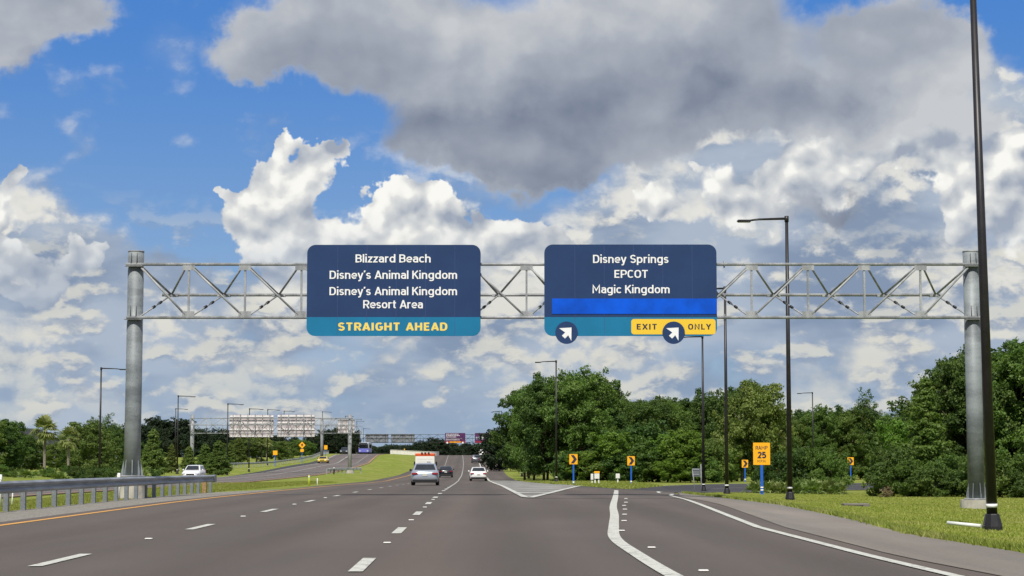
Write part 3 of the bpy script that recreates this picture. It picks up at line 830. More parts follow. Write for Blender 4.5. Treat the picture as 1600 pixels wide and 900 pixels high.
for px, ped_top, ped_bot, lean in ((206.5, 745, 783, .012), (1524.5, 781, 797, -.02)):
    xb = gx(px) - gx(868)
    zt_, z_t = gz(392), gz(ped_top)
    MB().tube([(xb - lean, .32, z_t), (xb - lean * .2, .32, gz(640)), (xb + lean, .32, zt_)], [.297, .290, .283], 28).build('post', M['galvanised_post'], g)
    MB().tube([(xb + lean, .32, zt_ - .01), (xb + lean, .32, zt_ + .03)], [.292, .292], 28).build('post_cap', M['galvanised'], g)
    for k in range(8):
        a = 2 * PI * k / 8 + .2
        ca, sa = math.cos(a), math.sin(a)
        mb = MB(); r0, r1 = .27, .385
        for t_ in (-.012, .012):
            for (r, z) in ((r0, z_t + .05), (r1, z_t + .05), (r1, z_t + .14), (r0 + .02, z_t + .62), (r0, z_t + .62)):
                mb.v.append((xb - lean + ca * r - sa * t_, .32 + sa * r + ca * t_, z))
        mb.f += [(0, 1, 2, 3, 4), (9, 8, 7, 6, 5)] + [(i, i + 5, (i + 1) % 5 + 5, (i + 1) % 5) for i in range(5)]; mb.sm += [False] * 7
        mb.build('base_fin', M['galvanised_post'], g)
    MB().tube([(xb - lean, .32, z_t), (xb - lean, .32, z_t + .05)], .45, 20).build('base_plate', M['galvanised'], g)
    gzz = h(gx(px), GD)
    MB().tube([(xb - lean, .32, gzz - .4), (xb - lean, .32, z_t - .003)], (.47 if px < 800 else .58), 24, smooth=False).build('pedestal', M['concrete'], g)
    for zz in (zt, zb_):                                       # saddle brackets that carry the truss
        s_ = 1 if px < 800 else -1
        MB().box(xb - .32, xb + .32, -.09, .14, zz - .075, zz - .06).build('bracket', M['galvanised'], g)
        for dx in (-.1, .1):
            mb = MB(); mb.add([(xb + dx - .008, .04, zz), (xb + dx - .008, -.06, zz + .03), (xb + dx - .008, .04, zz + .42),
                               (xb + dx + .008, .04, zz), (xb + dx + .008, -.06, zz + .03), (xb + dx + .008, .04, zz + .42)],
                              [(0, 1, 2), (5, 4, 3), (0, 3, 4, 1), (1, 4, 5, 2), (2, 5, 3, 0)]); mb.build('bracket_fin', M['trim_black'], g)

def sign_panel(name, px0, px1, py0, py1, D, label, cat, pan_mat, r=.3, th=.05):
    cx = (px0 + px1) / 2
    c = at(cx, (py0 + py1) / 2, D)
    o = empty(name, c, 0, label, cat)
    s = D / F_PX
    z1, z0 = at(cx, py0, D).z - c.z, at(cx, py1, D).z - c.z
    w = (px1 - px0) * s / 2
    MB().prism(rrect(-w, w, z0, z1, r), 0, th).build('panel', M[pan_mat], o)
    L = lambda px: (px - cx) * s
    Z = lambda py: at(cx, py, D).z - c.z
    return o, L, Z, w, z0, z1
SD = GD - .22
def write(o, L, Z, txt, px0, px1, pb, pt, m='letter_white', bold=-.006, sp=1.0, y=-.012):
    gap = .055 * (1 + (sp - 1) * 6)
    adv = [GLY[c][0] + gap for c in txt]; tot = sum(adv); x = 0; a = L(px0); k = (L(px1) - a) / (tot - gap)
    for word in txt.split(' '):                      # each word is a part
        wd = sum(GLY[c][0] + gap for c in word) - gap
        use('lettering', text_mesh(word, a + x * k, a + (x + wd) * k, Z(pb), Z(pt), m, y, bold, sp), o)
        x += wd + gap + GLY[' '][0] + gap
mat('sign_seam', (.055, .085, .20), 0.6, spec=.2)
# left
sA, L, Z, w, z0, z1 = sign_panel('overhead_sign', 479, 751.5, 382.5, 525, SD, 'left of the two big navy overhead signs, reading straight ahead in yellow', 'road sign', 'sign_navy')
band = [p for p in rrect(-w, w, z0, z1, .3) if p[1] < 0]
def band_poly(w, z0, ztop, r=.3):
    pts = rrect(-w, w, z0, z0 + 3 * r, r)
    n = len(pts) // 4
    return pts[:n] + [(w, ztop), (-w, ztop)] + pts[3 * n:]
MB().prism(band_poly(w, z0, Z(495.5)), -.006, .0).build('teal_band', M['sign_teal'], sA)
for sx in (527, 573, 619, 665, 711): MB().box(L(sx) - .006, L(sx) + .006, -.0075, .0, z0 + .03, z1 - .03).build('panel_seam', M['sign_seam'], sA)
write(sA, L, Z, 'Blizzard Beach', 555, 673, 410.2, 397.5)
write(sA, L, Z, 'Disney\u2019s Animal Kingdom', 514.5, 714.5, 435.8, 423)
write(sA, L, Z, 'Disney\u2019s Animal Kingdom', 514.5, 714.5, 461.2, 448.5)
write(sA, L, Z, 'Resort Area', 567.5, 661, 481.8, 469)
write(sA, L, Z, 'STRAIGHT AHEAD', 528.5, 699.5, 516.5, 504.3, 'letter_yellow', .03, 1.30, -.014)
# right
sB, L, Z, w, z0, z1 = sign_panel('overhead_sign', 850, 1120.5, 382, 525, SD, 'right of the two big navy overhead signs, with blue strip and yellow exit only plate', 'road sign', 'sign_navy')
MB().prism(band_poly(w, z0, Z(495.5)), -.006, .0).build('teal_band', M['sign_teal'], sB)
for sx in (898, 944, 990, 1036, 1082): MB().box(L(sx) - .006, L(sx) + .006, -.0075, .0, z0 + .03, z1 - .03).build('panel_seam', M['sign_seam'], sB)
write(sB, L, Z, 'Disney Springs', 926.5, 1045, 411, 398.2)
write(sB, L, Z, 'EPCOT', 960, 1012.5, 434.2, 421.8)
write(sB, L, Z, 'Magic Kingdom', 925.5, 1046.5, 458.2, 445.6)
MB().box(L(862), L(1120), -.016, .0, Z(490.5), Z(466.5)).build('cover_strip', M['sign_cover_blue'], sB)
yp = MB().prism(rrect(L(986), L(1118), Z(522.5), Z(498.5), .1), -.012, -.004).build('exit_only_plate', M['sign_yellow'], sB)
for txt, a, b in (('EXIT', 994.5, 1026), ('ONLY', 1075, 1111)):
    use('lettering', text_mesh(txt, L(a), L(b), Z(514.8), Z(506.2), 'letter_dark', -.016, .012, 1.35), yp)
arrow = [(-.46, .44), (.46, .44), (.46, -.62), (.22, -.12), (-.18, -.40), (-.36, -.14), (.04, .14)]
arrow = [(.30, .44), (-.66, .36), (-.24, .20), (-.07, .03), (-.42, -.32), (-.16, -.56), (.16, -.18), (.06, -.06), (.30, -.0)]
# an arrow pointing up to the right
arrow = [(.44, .46), (.42, -.72), (.14, -.22), (-.14, -.52), (-.42, -.26), (-.12, .02), (-.66, .40)]
for px, py in ((884.7, 520), (1052.2, 520)):
    cxx, czz, rr = L(px), Z(py), 17.6 * SD / F_PX
    d = MB().tube([(cxx, -.05, czz), (cxx, -.018, czz)], rr, 40, smooth=False).build('arrow_disc', M['sign_navy'], sB)
    MB().prism([(cxx + a * rr, czz + b * rr) for a, b in arrow[::-1]], -.058, -.052).build('arrow', M['letter_white'], d)

# ------------------------------------------------------------------ more distant gantries
def post_pair_truss(name, label, D, pxs, top, base, chords, x_ends, pitch_m, tri=True, pr=.26, ped=True, m='galvanised'):
    cx = sum(pxs) / len(pxs); s = D / F_PX
    o = empty(name, (atx(cx, D), D, 0), 0, label, 'sign gantry')
    X = lambda px: (px - cx) * s
    for px in pxs:
        zb0 = h(atx(px, D), D + .4) - .3
        MB().tube([(X(px), .4, zb0), (X(px), .4, at(800, top, D).z)], [pr * 1.04, pr], 16).build('post', M[m], o)
        if ped: MB().tube([(X(px), .4, zb0), (X(px), .4, zb0 + .75)], .62, 16, smooth=False).build('pedestal', M['concrete'], o)
    zs = [at(800, c, D).z for c in chords]
    a, b = X(x_ends[0]), X(x_ends[1])
    ym = -1.7
    MB().tube([(a, 0, zs[0]), (b, 0, zs[0])], .055, 8).build('chord', M[m], o)
    MB().tube([(a, ym, zs[1]), (b, ym, zs[1])], .055, 8).build('chord', M[m], o)
    MB().tube([(a, 0, zs[2]), (b, 0, zs[2])], .055, 8).build('chord', M[m], o)
    n = max(2, round((b - a) / pitch_m)); st = (b - a) / n
    for i in range(n + 1):
        x = a + i * st
        MB().tube([(x, 0, zs[0]), (x, 0, zs[2])], .032, 5).build('vertical_strut', M[m], o)
        if i < n:
            xm = x + st / 2
            for p, q in (((x, 0, zs[0]), (xm, ym, zs[1])), ((x + st, 0, zs[0]), (xm, ym, zs[1])), ((x, 0, zs[2]), (xm, ym, zs[1])), ((x + st, 0, zs[2]), (xm, ym, zs[1])),
                         ((x, 0, zs[0 if i % 2 else 2]), (x + st, 0, zs[2 if i % 2 else 0]))):
                MB().tube([p, q], .030, 5).build('diagonal_brace', M[m], o)
    return o
post_pair_truss('sign_gantry', 'second gantry back, over the opposite road, its sign backs turned to us', 270, (301, 547), 648, 740, (653.5, 664.3, 677), (298, 552), 2.2)
post_pair_truss('sign_gantry', 'third gantry back with one post, partly behind the second gantry over the opposite road', 400, (503.5,), 655, 709, (655, 666, 677), (503, 566), 2.3, pr=.3, ped=False)
post_pair_truss('sign_gantry', 'farthest gantry at the crest, crossing both roads in front of dark trees', 590, (562, 806), 677, 710, (679, 685, 691), (562, 806), 2.6, pr=.28, ped=False, m='trim_black')
def sign_back(px0, px1, py0, py1, D, label, nh=4, nv=5, m='sign_back', m2='white_metal', y=.25):
    cx, cy = (px0 + px1) / 2, (py0 + py1) / 2
    c = at(cx, cy, D + y); s = D / F_PX
    o = empty('overhead_sign', c, 0, label, 'road sign')
    w = (px1 - px0) * s / 2; hh = (at(cx, py0, D).z - at(cx, py1, D).z) / 2
    MB().prism(rrect(-w, w, -hh, hh, .12), 0, .05).build('panel', M[m], o)
    for i in range(nh):
        z = -hh + .18 + (2 * hh - .36) * i / (nh - 1)
        MB().box(-w + .03, w - .03, -.11, -.004, z - .10, z + .10).build('stiffener', M[m2], o)
    for i in range(nv):
        x = -w + .5 + (2 * w - 1.) * i / (nv - 1)
        MB().box(x - .045, x + .045, -.20, -.113, -hh - .02, hh + .1).build('hanger', M['galvanised'], o)
    return o
sign_back(358.5, 427.5, 648.5, 683.5, 270, 'back of the wide pale sign on the left of the second gantry', 4, 6)
sign_back(433.5, 492, 648, 683, 270, 'back of the pale sign on the right of the second gantry', 4, 5)
sign_back(528, 554, 655, 676.5, 400, 'small pale sign back on the third gantry, beside the second gantry\u2019s right post', 4, 3)
sign_back(571, 607, 678, 692, 590, 'left of the two dim grey sign backs on the farthest gantry', 3, 4, 'rail_steel', 'galvanised_post')
sign_back(611, 648, 678, 692, 590, 'right of the two dim grey sign backs on the farthest gantry', 3, 4, 'rail_steel', 'galvanised_post')
for px0, px1, lab, lines in ((695.5, 727, 'purple and red overhead sign with rows of pale lettering on the farthest gantry', 5), (742, 771, 'purple and red overhead sign partly behind trees, rightmost on the farthest gantry', 0)):
    o, L, Z, w, z0, z1 = sign_panel('overhead_sign', px0, px1, 676.5, 692.3, 589.6, lab, 'road sign', 'sign_purple', .1)
    MB().box(-w + .01, w - .01, -.03, -.004, z0 + .02, z0 + .62).build('red_band', M['sign_red'], o)
    if lines:
        for i in range(lines):
            zz = z1 - .35 - i * .42; n_ = rng.randint(7, 11); x = -w + .3
            mb = MB()
            for k in range(n_):
                ww = rng.uniform(.18, .5)
                if x + ww > w - .3: break
                mb.box(x, x + ww, -.02, -.004, zz - .08, zz + .08); x += ww + .09
            mb.build('lettering', M['letter_white'], o)
        MB().box(-w + 1.3, w - 1.3, -.05, -.034, z0 + .12, z0 + .45).build('plate', M['sign_orange'], o)
        for xx in (-w + .65, w - .75):
            MB().tube([(xx, -.08, z0 + .12), (xx, -.05, z0 + .12)], .28, 14, smooth=False).build('arrow_disc', M['letter_white'], o)
    else:
        for xx, ww in ((-w + .5, .22), (-w + 1.2, .32), (-w + 2.2, .36)):
            MB().box(xx - ww, xx + ww, -.02, -.004, -.35, .35).build('shield', M['letter_white' if xx > -w + 2 else 'bus_grey'], o)

# ------------------------------------------------------------------ street lamps
def make_lamp(hh, arm, side, label, pr=.105, rise=.0):
    o = empty('street_lamp', (0, 0, 0), 0, label, 'street lamp', 'tall dark street lamps along the roads')
    MB().tube([(0, 0, .05), (0, 0, hh)], [pr, pr * .58], 14).build('pole', M['dark_pole'], o)
    b_ = MB(); r0, r1 = .19, .14
    for z, r in ((-.1, r0), (.10, r0), (.32, r1), (.34, r1 * .9)):
        for j in range(8):
            a = 2 * PI * (j + .5) / 8; b_.v.append((math.cos(a) * r, math.sin(a) * r, z))
    for k in range(3):
        for j in range(8): b_.f.append((k * 8 + j, k * 8 + (j + 1) % 8, k * 8 + 8 + (j + 1) % 8, k * 8 + 8 + j)); b_.sm.append(False)
    b_.f.append(tuple(24 + j for j in range(8))); b_.sm.append(False)
    b_.build('base_cover', M['dark_pole'], o)
    MB().tube([(0, 0, .46), (0, 0, .53)], pr * 1.04, 14).build('reflective_band', M['letter_white'], o)
    s_ = side
    MB().tube([(0, 0, hh - .07), (s_ * arm * .6, 0, hh - .10), (s_ * (arm - .35), 0, hh - .15 + rise)], [.05, .042, .035], 8).build('arm', M['dark_pole'], o)
    MB().tube([(0, 0, hh - .2), (0, 0, hh + .03)], pr * .8, 10).build('pole_cap', M['dark_pole'], o)
    x0, x1 = sorted((s_ * (arm - .45), s_ * (arm + .1)))
    hd = MB().box(x0, x1, -.14, .14, hh - .21, hh - .12, .03).build('lamp_head', M['dark_pole'], o)
    MB().box(x0 + .06, x1 - .06, -.10, .10, hh - .222, hh - .211).build('lens', M['lamp_clear'], hd)
    return o
lampR = make_lamp(11.0, 1.83, -1, 'nearest street lamp, huge black pole at the right whose top is out of the picture')
lampL = make_lamp(9.5, 2.0, 1, 'leftmost street lamp, slim dark pole left of the big gantry post')
R_l = [(1546, 38.5, -.016, None), (1232, 77, 0, 'tall black street lamp with its arm above the right half of the gantry truss'),
       (1134, 105.6, 0, 'black street lamp directly right of the exit only plate, its head hidden behind the sign'),
       (1098, 141, 0, 'black street lamp beside the small grey sign back at the ramp entrance'),
       (869, 180, 0, 'dark street lamp in front of the tall oaks, left of the first chevron sign'),
       (1269, 250, 0, 'thin dark street lamp between the mid trees and the big right trees'),
       (826, 250, 0, 'dark lamp pole in the shade under the oaks, right one of the close pair'),
       (815.5, 275, 0, 'dark lamp pole in the shade under the oaks, left one of the close pair'),
       (783.5, 425, 0, 'taller of the two tiny lamps left of the oaks near the crest'),
       (780, 460, 0, 'lower of the two tiny lamps left of the oaks near the crest')]
for i, (px, D, tilt, lab) in enumerate(R_l):
    o = lampR if i == 0 else copy_tree(lampR)
    x = atx(px, D); o.location = (x, D, h(x, D) - (.0 if i else .0)); o.rotation_euler = (0, tilt, 0)
    if lab: o['label'] = lab
L_l = [(158, 169, None), (279, 242, 'street lamp just left of the second gantry, white car below it'),
       (275.5, 345, 'small lamp showing just left behind the lamp by the second gantry'),
       (356.7, 265, 'street lamp in front of the left edge of the wide pale sign back'),
       (390.6, 300, 'street lamp behind the middle of the wide pale sign back'),
       (419, 340, 'street lamp behind the right end of the wide pale sign back'),
       (444.5, 394, 'street lamp behind the left end of the narrower pale sign back'),
       (504.4, 441, 'street lamp beside the post of the third gantry'),
       (540, 500, 'tiny street lamp just left of the second gantry\u2019s right post'),
       (558, 560, 'tiny street lamp above the purple bus'), (568.5, 620, 'farthest tiny street lamp at the left end of the farthest gantry')]
for i, (px, D, lab) in enumerate(L_l):
    o = lampL if i == 0 else copy_tree(lampL)
    x = atx(px, D); o.location = (x, D, h(x, D))
    if lab: o['label'] = lab

# ------------------------------------------------------------------ near guardrail
def w_beam(path, zc=.61, m='rail_steel', name='rail', parent=None, face=1, hgt=.155):
    """W section swept along (x, y) points; its waves face +x*face"""
    prof_ = [(.0, -1), (.035, -.86), (.083, -.66), (.083, -.50), (.03, -.20), (.0, -.08), (.0, .08), (.03, .20), (.083, .50), (.083, .66), (.035, .86), (.0, 1)]
    prof_ = prof_ + [(a - .006, b) for a, b in prof_[::-1]]
    mb = MB(); n = len(prof_)
    for i, (x, y, gz_) in enumerate(path):
        for a, b in prof_: mb.v.append((x + a * face, y, gz_ + zc + b * hgt))
    for i in range(len(path) - 1):
        for j in range(n): mb.f.append((i * n + j, i * n + (j + 1) % n, i * n + n + (j + 1) % n, i * n + n + j)); mb.sm.append(False)
    mb.f += [tuple(range(n - 1, -1, -1)), tuple((len(path) - 1) * n + j for j in range(n))]; mb.sm += [False, False]
    return mb.build(name, M[m], parent)
grx = lambda y: float(np.interp(y, [20, 49, 89], [-12.45, -12.72, -13.3]))
gr0 = (grx(49), 49)
gr = empty('guardrail', (gr0[0], 49, 0), 0, 'near grey steel guardrail on posts beside the left road edge', 'guardrail')
def grp_(y, dx=0): return (grx(y) - gr0[0] + dx, y - 49, h(grx(y), y))
ys = rng_(24, 88.6, 3.81)
for a, b in zip(ys[:-1], ys[1:]):
    w_beam([grp_(a - .02), grp_((a + b) / 2), grp_(b + .15, .004)], .64, parent=gr)
y = 89.0; k = 0
pm = MB().box(-.09, .0, -.055, -.047, -.3, .70).box(-.09, .0, .047, .055, -.3, .70).box(-.049, -.041, -.047, .047, -.3, .70).box(-.10, -.095, -.055, .055, -.3, .70).mesh('rail_post', M['galvanised_post'])
pm = MB().box(-.18, -.05, -.075, .075, -.3, .74, .008).mesh('rail_post', M['galvanised_post'])
blk = MB().box(-.05, .0, -.07, .07, .48, .78, .006).mesh('spacer_block', M['galvanised'])
wood = MB().box(-.20, -.02, -.10, .10, -.3, .74, .01).mesh('end_post', M['timber'])
while y > 24:
    p = grp_(y)
    if k == 1:
        o = use('end_post', wood, gr, p); tag(o, 'brown wooden post')
    else:
        o = use('rail_post', pm, gr, p); use('spacer_block', blk, o)
    y -= 1.905; k += 1
# end terminal
mb = MB(); p = grp_(88.9)
mb.box(p[0] - .02, p[0] + .10, p[1] - .1, p[1] + .5, p[2] + .47, p[2] + .80, .02); mb.build('rail_end', M['rail_steel'], gr)

# far guardrails
def far_rail(name_label, pts, sp, wid=.16):
    x0, y0 = pts[0]
    o = empty('guardrail', (x0, y0, 0), 0, name_label, 'guardrail')
    path = []; d_acc = 0; posts = []
    for (xa, ya), (xb, yb_) in zip(pts[:-1], pts[1:]):
        L_ = math.hypot(xb - xa, yb_ - ya); n = max(1, int(L_ / sp))
        for i in range(n): posts.append((xa + (xb - xa) * i / n, ya + (yb_ - ya) * i / n))
    posts.append(pts[-1])
    mb = MB()
    vs = []
    for x, y in posts:
        z = h(x, y); vs += [(x - x0, y - y0, z + .47), (x - x0 + .07, y - y0, z + .55), (x - x0 + .02, y - y0, z + .63), (x - x0 + .07, y - y0, z + .71), (x - x0, y - y0, z + .79)]
    fs = []
    for i in range(len(posts) - 1):
        for j in range(4): fs.append((i * 5 + j, i * 5 + j + 5, i * 5 + j + 6, i * 5 + j + 1))
    mb.add(vs, fs); mb.build('rail', M['galvanised'], o)
    pmesh = MB().box(-.14, -.01, -.06, .06, -.3, .74).mesh('rail_post', M['galvanised'])
    for x, y in posts: use('rail_post', pmesh, o, (x - x0, y - y0, h(x, y)))
    return o
far_rail('long far guardrail climbing the bank left of the opposite road', [(-46.5, 255), (-45.2, 272), (-42.9, 300), (-40.6, 340), (-39.8, 370), (-39.9, 400), (-41.2, 430), (-44, 480)], 3.0)
far_rail('short guardrail stub around the right post of the second gantry', [(-24.2, 262), (-22.0, 266), (-20.2, 268)], .9)
far_rail('short pale guardrail in front of the shaded oaks, beyond the grass island', [(1.8, 345), (4.0, 338), (7.2, 330)], 2.0)

# ------------------------------------------------------------------ small roadside signs
def flat_sign(name, px, py_c, w, hh, D, pm, post_m, label, cat='road sign', chev=False, post_w=.045, yaw=0, group=None, pr_round=.03):
    c = at(px, py_c, D); zg_ = h(c.x, D)
    o = empty(name, (c.x, D, zg_), yaw, label, cat, group)
    zc = c.z - zg_
    MB().prism(rrect(-w / 2, w / 2, zc - hh / 2, zc + hh / 2, pr_round), -.01, 0).build('panel', M[pm], o)
    MB().box(-post_w, post_w, .002, .06, -.2, zc + hh * .45).build('post', M[post_m], o)
    return o, zc
chevp = [(-.22, .36), (.02, .36), (.24, 0), (.02, -.36), (-.22, -.36), (.0, 0)]
for px, py, D, lab in ((896, 717.5, 150, 'orange chevron sign on a blue post, nearest the gore and lamp'), (986, 720, 165, 'orange chevron sign on a blue post, second from left, before the dark belt'),
                       (1164, 724.5, 196, 'small orange chevron sign just left of the ramp 25 sign'), (1329, 720.5, 200, 'small orange chevron sign far right beyond the ramp')):
    o, zc = flat_sign('chevron_sign', px, py, .62, .76, D, 'sign_orange', 'blue_post', lab, chev=True, group='orange chevron signs round the ramp bend', post_w=.06)
    MB().prism([(a * 1.0 + .02, zc + b * .86) for a, b in chevp], -.018, -.012).build('chevron', M['letter_dark'], o)
    MB().box(-.062, .062, -.004, .062, .18, .30).build('reflective_band', M['letter_white'], o)
o, zc = flat_sign('advisory_speed_sign', 1190, 709, .93, 1.22, 110, 'sign_orange', 'blue_post', 'yellow ramp 25 mph sign on a blue post on the grass right of the exit', post_w=.075)
def sgn(txt, x0, x1, a, b, bold): use('lettering', text_mesh(txt, x0, x1, zc + a, zc + b, 'letter_dark', -.016, bold), o)
sgn('RAMP', -.33, .33, .23, .43, -.01); sgn('25', -.25, .25, -.24, .10, .035); sgn('M.P.H.', -.24, .24, -.47, -.33, -.015)
MB().box(-.36, .36, -.016, -.012, .165, .18).build('rule', M['letter_dark'], o)
for z in (.26, .40): MB().box(-.077, .077, -.004, .062, z, z + .07).build('reflective_band', M['letter_white'], o)
flat_sign('warning_sign', 430, 707.5, .74, .74, 335, 'sign_orange', 'blue_post', 'square yellow sign below the gap between the two pale sign backs')
flat_sign('warning_sign', 509, 699, .70, .90, 420, 'sign_orange', 'blue_post', 'yellow rectangular sign beside the third gantry post, above the yellow car')
# diamond with a plaque
c = at(472, 695.5, 370); zg_ = h(c.x, 370)
o = empty('warning_sign', (c.x, 370, zg_), 0, 'yellow diamond warning sign with a small plaque, beyond the far guardrail', 'road sign')
zc = c.z - zg_
MB().prism([(0, zc - .65), (.65, zc), (0, zc + .65), (-.65, zc)], -.01, 0).build('panel', M['sign_orange'], o)
MB().prism([(-.12, zc - .2), (.12, zc - .2), (.12, zc + .05), (.25, zc + .05), (0, zc + .3), (-.25, zc + .05), (-.12, zc + .05)], -.02, -.014).build('symbol', M['letter_dark'], o)
MB().box(-.33, .33, -.01, 0, zc - 1.25, zc - .72).build('plaque', M['sign_orange'], o)
MB().box(-.05, .05, .002, .06, -.2, zc).build('post', M['blue_post'], o)
# grey sign back on two slanting posts
c = at(1088, 746, 138); zg_ = h(c.x, 138)
o = empty('small_sign', (c.x, 138, zg_), R(-25), 'small grey sign seen from behind on two thin leaning posts by a lamp', 'road sign')
MB().box(-.30, .26, -.01, .01, 1.05, 1.62).build('panel', M['galvanised_post'], o)
for z in (1.15, 1.5): MB().box(-.26, .22, -.05, -.012, z, z + .05).build('stiffener', M['galvanised'], o)
for x in (-.2, .42): MB().tube([(x * .7 + .1, -.08, -.2), (x - .05, -.08, 1.9 if x > 0 else 1.5)], .03, 6).build('post', M['galvanised'], o)
# white utility markers
def box_on_posts(px, D, w, z0_, z1_, m, label, legs=1, name='utility_box', cap=None):
    x = atx(px, D); zg_ = h(x, D)
    o = empty(name, (x, D, zg_), 0, label, 'utility box')
    MB().box(-w / 2, w / 2, -.12, .12, z0_, z1_, .02).build('housing', M[m], o)
    if cap: MB().box(-w / 2 - .02, w / 2 + .02, -.14, .14, z1_ + .001, z1_ + .16, .02).build('lid', M[cap], o)
    for k in range(legs):
        xx = 0 if legs == 1 else (-w / 2 + .06 + k * (w - .12))
        MB().box(xx - .05, xx + .05, -.04, .04, -.1, z0_).build('leg', M['plastic_white'], o)
box_on_posts(924.5, 165, .22, .35, .85, 'plastic_white', 'narrow white utility pedestal left of the orange topped box')
box_on_posts(932, 164, .42, .45, .90, 'plastic_white', 'white utility box with an orange top on two legs, between the first chevrons', 2, cap='sign_orange')
box_on_posts(964.5, 168, .34, .45, .85, 'plastic_white', 'small pale utility box on one leg, left of the second chevron sign')
def stake(name, px, D, hh, m, label, w=.04, lean=0.0):
    x = atx(px, D); zg_ = h(x, D)
    o = empty(name, (x, D, zg_), 0, label, 'marker post')
    MB().tube([(0, 0, -.1), (lean, 0, hh)], w, 8).build('stem', M[m], o)
    MB().box(lean - w * 1.15, lean + w * 1.15, -w * 1.15, w * 1.15, hh - .16, hh - .06).build('reflector', M['letter_white'], o)
stake('marker_post', 484.3, 133, .72, 'plastic_lime', 'lime green marker post on the median grass')
stake('marker_post', 497.3, 133, .50, 'plastic_white', 'short white marker post right of the lime green one', .03)
stake('marker_post', 22.5, 66, .46, 'plastic_white', 'thin leaning white stake in the grass seen under the guardrail', .018, .03)
stake('marker_post', 4, 62, 1.02, 'plastic_white', 'white marker post behind the guardrail at the left picture edge', .055)
stake('marker_post', 188.5, 70.0, .95, 'plastic_white', 'white capped pipe beside the base of the big left gantry post', .05)
stake('marker_post', 798, 345, .9, 'blue_post', 'small blue marker post on the grass island beyond the gore', .06)
stake('marker_post', 523, 262, .95, 'dark_pole', 'short dark post left of the guardrail stub by the second gantry', .09)
# white pipe on the grass beside the near lamp
xa, xb = atx(1476, 39.2), atx(1530, 38.7)
mb = MB().tube([(xa, 39.2, h(xa, 39.2) + .12), (xb, 38.8, h(xb, 38.8) + .09)], .036, 12)
o = mb.build('pipe', M['plastic_white']); tag(o, 'white plastic pipe lying on the grass at the foot of the nearest lamp', 'pipe')
# drain inlet on the grass
x = atx(1296, 71); o = empty('drain_inlet', (x, 66, h(x, 66)), 0, 'low concrete drain inlet with a dark slot in the right grass', 'drain')
MB().box(-.42, .42, -.3, .3, -.2, .12, .02).build('slab', M['shoulder_pave'], o); MB().box(-.34, .22, -.31, -.302, .01, .065).build('slot', M['trim_black'], o)
# concrete wall at the crest
o = empty('barrier_wall', (-25.5, 512, 0), 0, 'long cream concrete barrier wall at the crest of the median', 'wall')
pts = smooth_poly([(-31.2, 512), (-26, 512), (-21.5, 512.5), (-19.6, 514.5), (-18.9, 518)], 5)
mb = MB()
for x, y in pts:
    z = h(x, y)
    for dx, zz in ((-.0, -.4), (-.0, 1.05), (.0, 1.05), (.0, -.4)): pass
    mb.v += [(x + 25.5, y - 512 - .18, z - .3), (x + 25.5, y - 512 - .12, z + 1.0), (x + 25.5, y - 512 + .12, z + 1.0), (x + 25.5, y - 512 + .18, z - .3)]
for i in range(len(pts) - 1):
    for j in range(3): mb.f.append((i * 4 + j, i * 4 + 4 + j, i * 4 + 5 + j, i * 4 + 1 + j)); mb.sm.append(False)
mb.f.append((0, 1, 2, 3)); mb.sm.append(False)
mb.build('wall_face', M['concrete_white'], o)
mb = MB()
for x, y in pts: mb.v += [(x + 25.5, y - 512 - .2, h(x, y) + 1.003), (x + 25.5, y - 512 + .2, h(x, y) + 1.003), (x + 25.5, y - 512 - .2, h(x, y) + 1.10), (x + 25.5, y - 512 + .2, h(x, y) + 1.10)]
for i in range(len(pts) - 1):
    a = i * 4
    mb.f += [(a, a + 4, a + 6, a + 2), (a + 1, a + 3, a + 7, a + 5), (a + 2, a + 6, a + 7, a + 3)]; mb.sm += [False] * 3
mb.build('coping', M['concrete_white'], o)
o = empty('barrel', (-28.0, 520, h(-28, 520)), 0, 'orange traffic barrel behind the cream wall at the crest', 'barrel')
MB().tube([(0, 0, 0), (0, 0, 1.0)], [.3, .22], 12).build('drum', M['truck_orange'], o); MB().tube([(0, 0, 1.0), (0, 0, 1.55)], [.12, .12], 8).build('light', M['sign_orange'], o)
o = empty('crash_cushion', (-3.4, 496, h(-3.4, 496)), 0, 'pale rounded crash cushion at the split beyond the white van', 'crash cushion')
MB().box(-.62, .62, 0, 3.0, 0, .75, .2).build('drum_row', M['concrete_white'], o); MB().box(-.4, .4, -.3, -.01, .1, .95, .15).build('nose', M['concrete_white'], o)

# ------------------------------------------------------------------ vehicles
def ring(hw, y0, y1, z, r, n=4):
    """rounded rectangle in plan at height z"""
    out = []
    for cx, cy, a0 in ((hw - r, y0 + r, -90), (hw - r, y1 - r, 0), (-hw + r, y1 - r, 90), (-hw + r, y0 + r, 180)):
        for i in range(n + 1):
            a = R(a0 + 90 * i / n); out.append((cx + r * math.cos(a), cy + r * math.sin(a), z))
    return out
def rings(mb, rs, cap0=True, cap1=True, smooth=True):
    n = len(rs[0]); b = len(mb.v)
    for r in rs: mb.v += r
    for i in range(len(rs) - 1):
        for j in range(n): mb.f.append((b + i * n + j, b + i * n + (j + 1) % n, b + i * n + n + (j + 1) % n, b + i * n + n + j)); mb.sm.append(smooth)
    if cap0: mb.f.append(tuple(b + j for j in range(n))[::-1]); mb.sm.append(False)
    if cap1: mb.f.append(tuple(b + (len(rs) - 1) * n + j for j in range(n))); mb.sm.append(False)
WH = {}
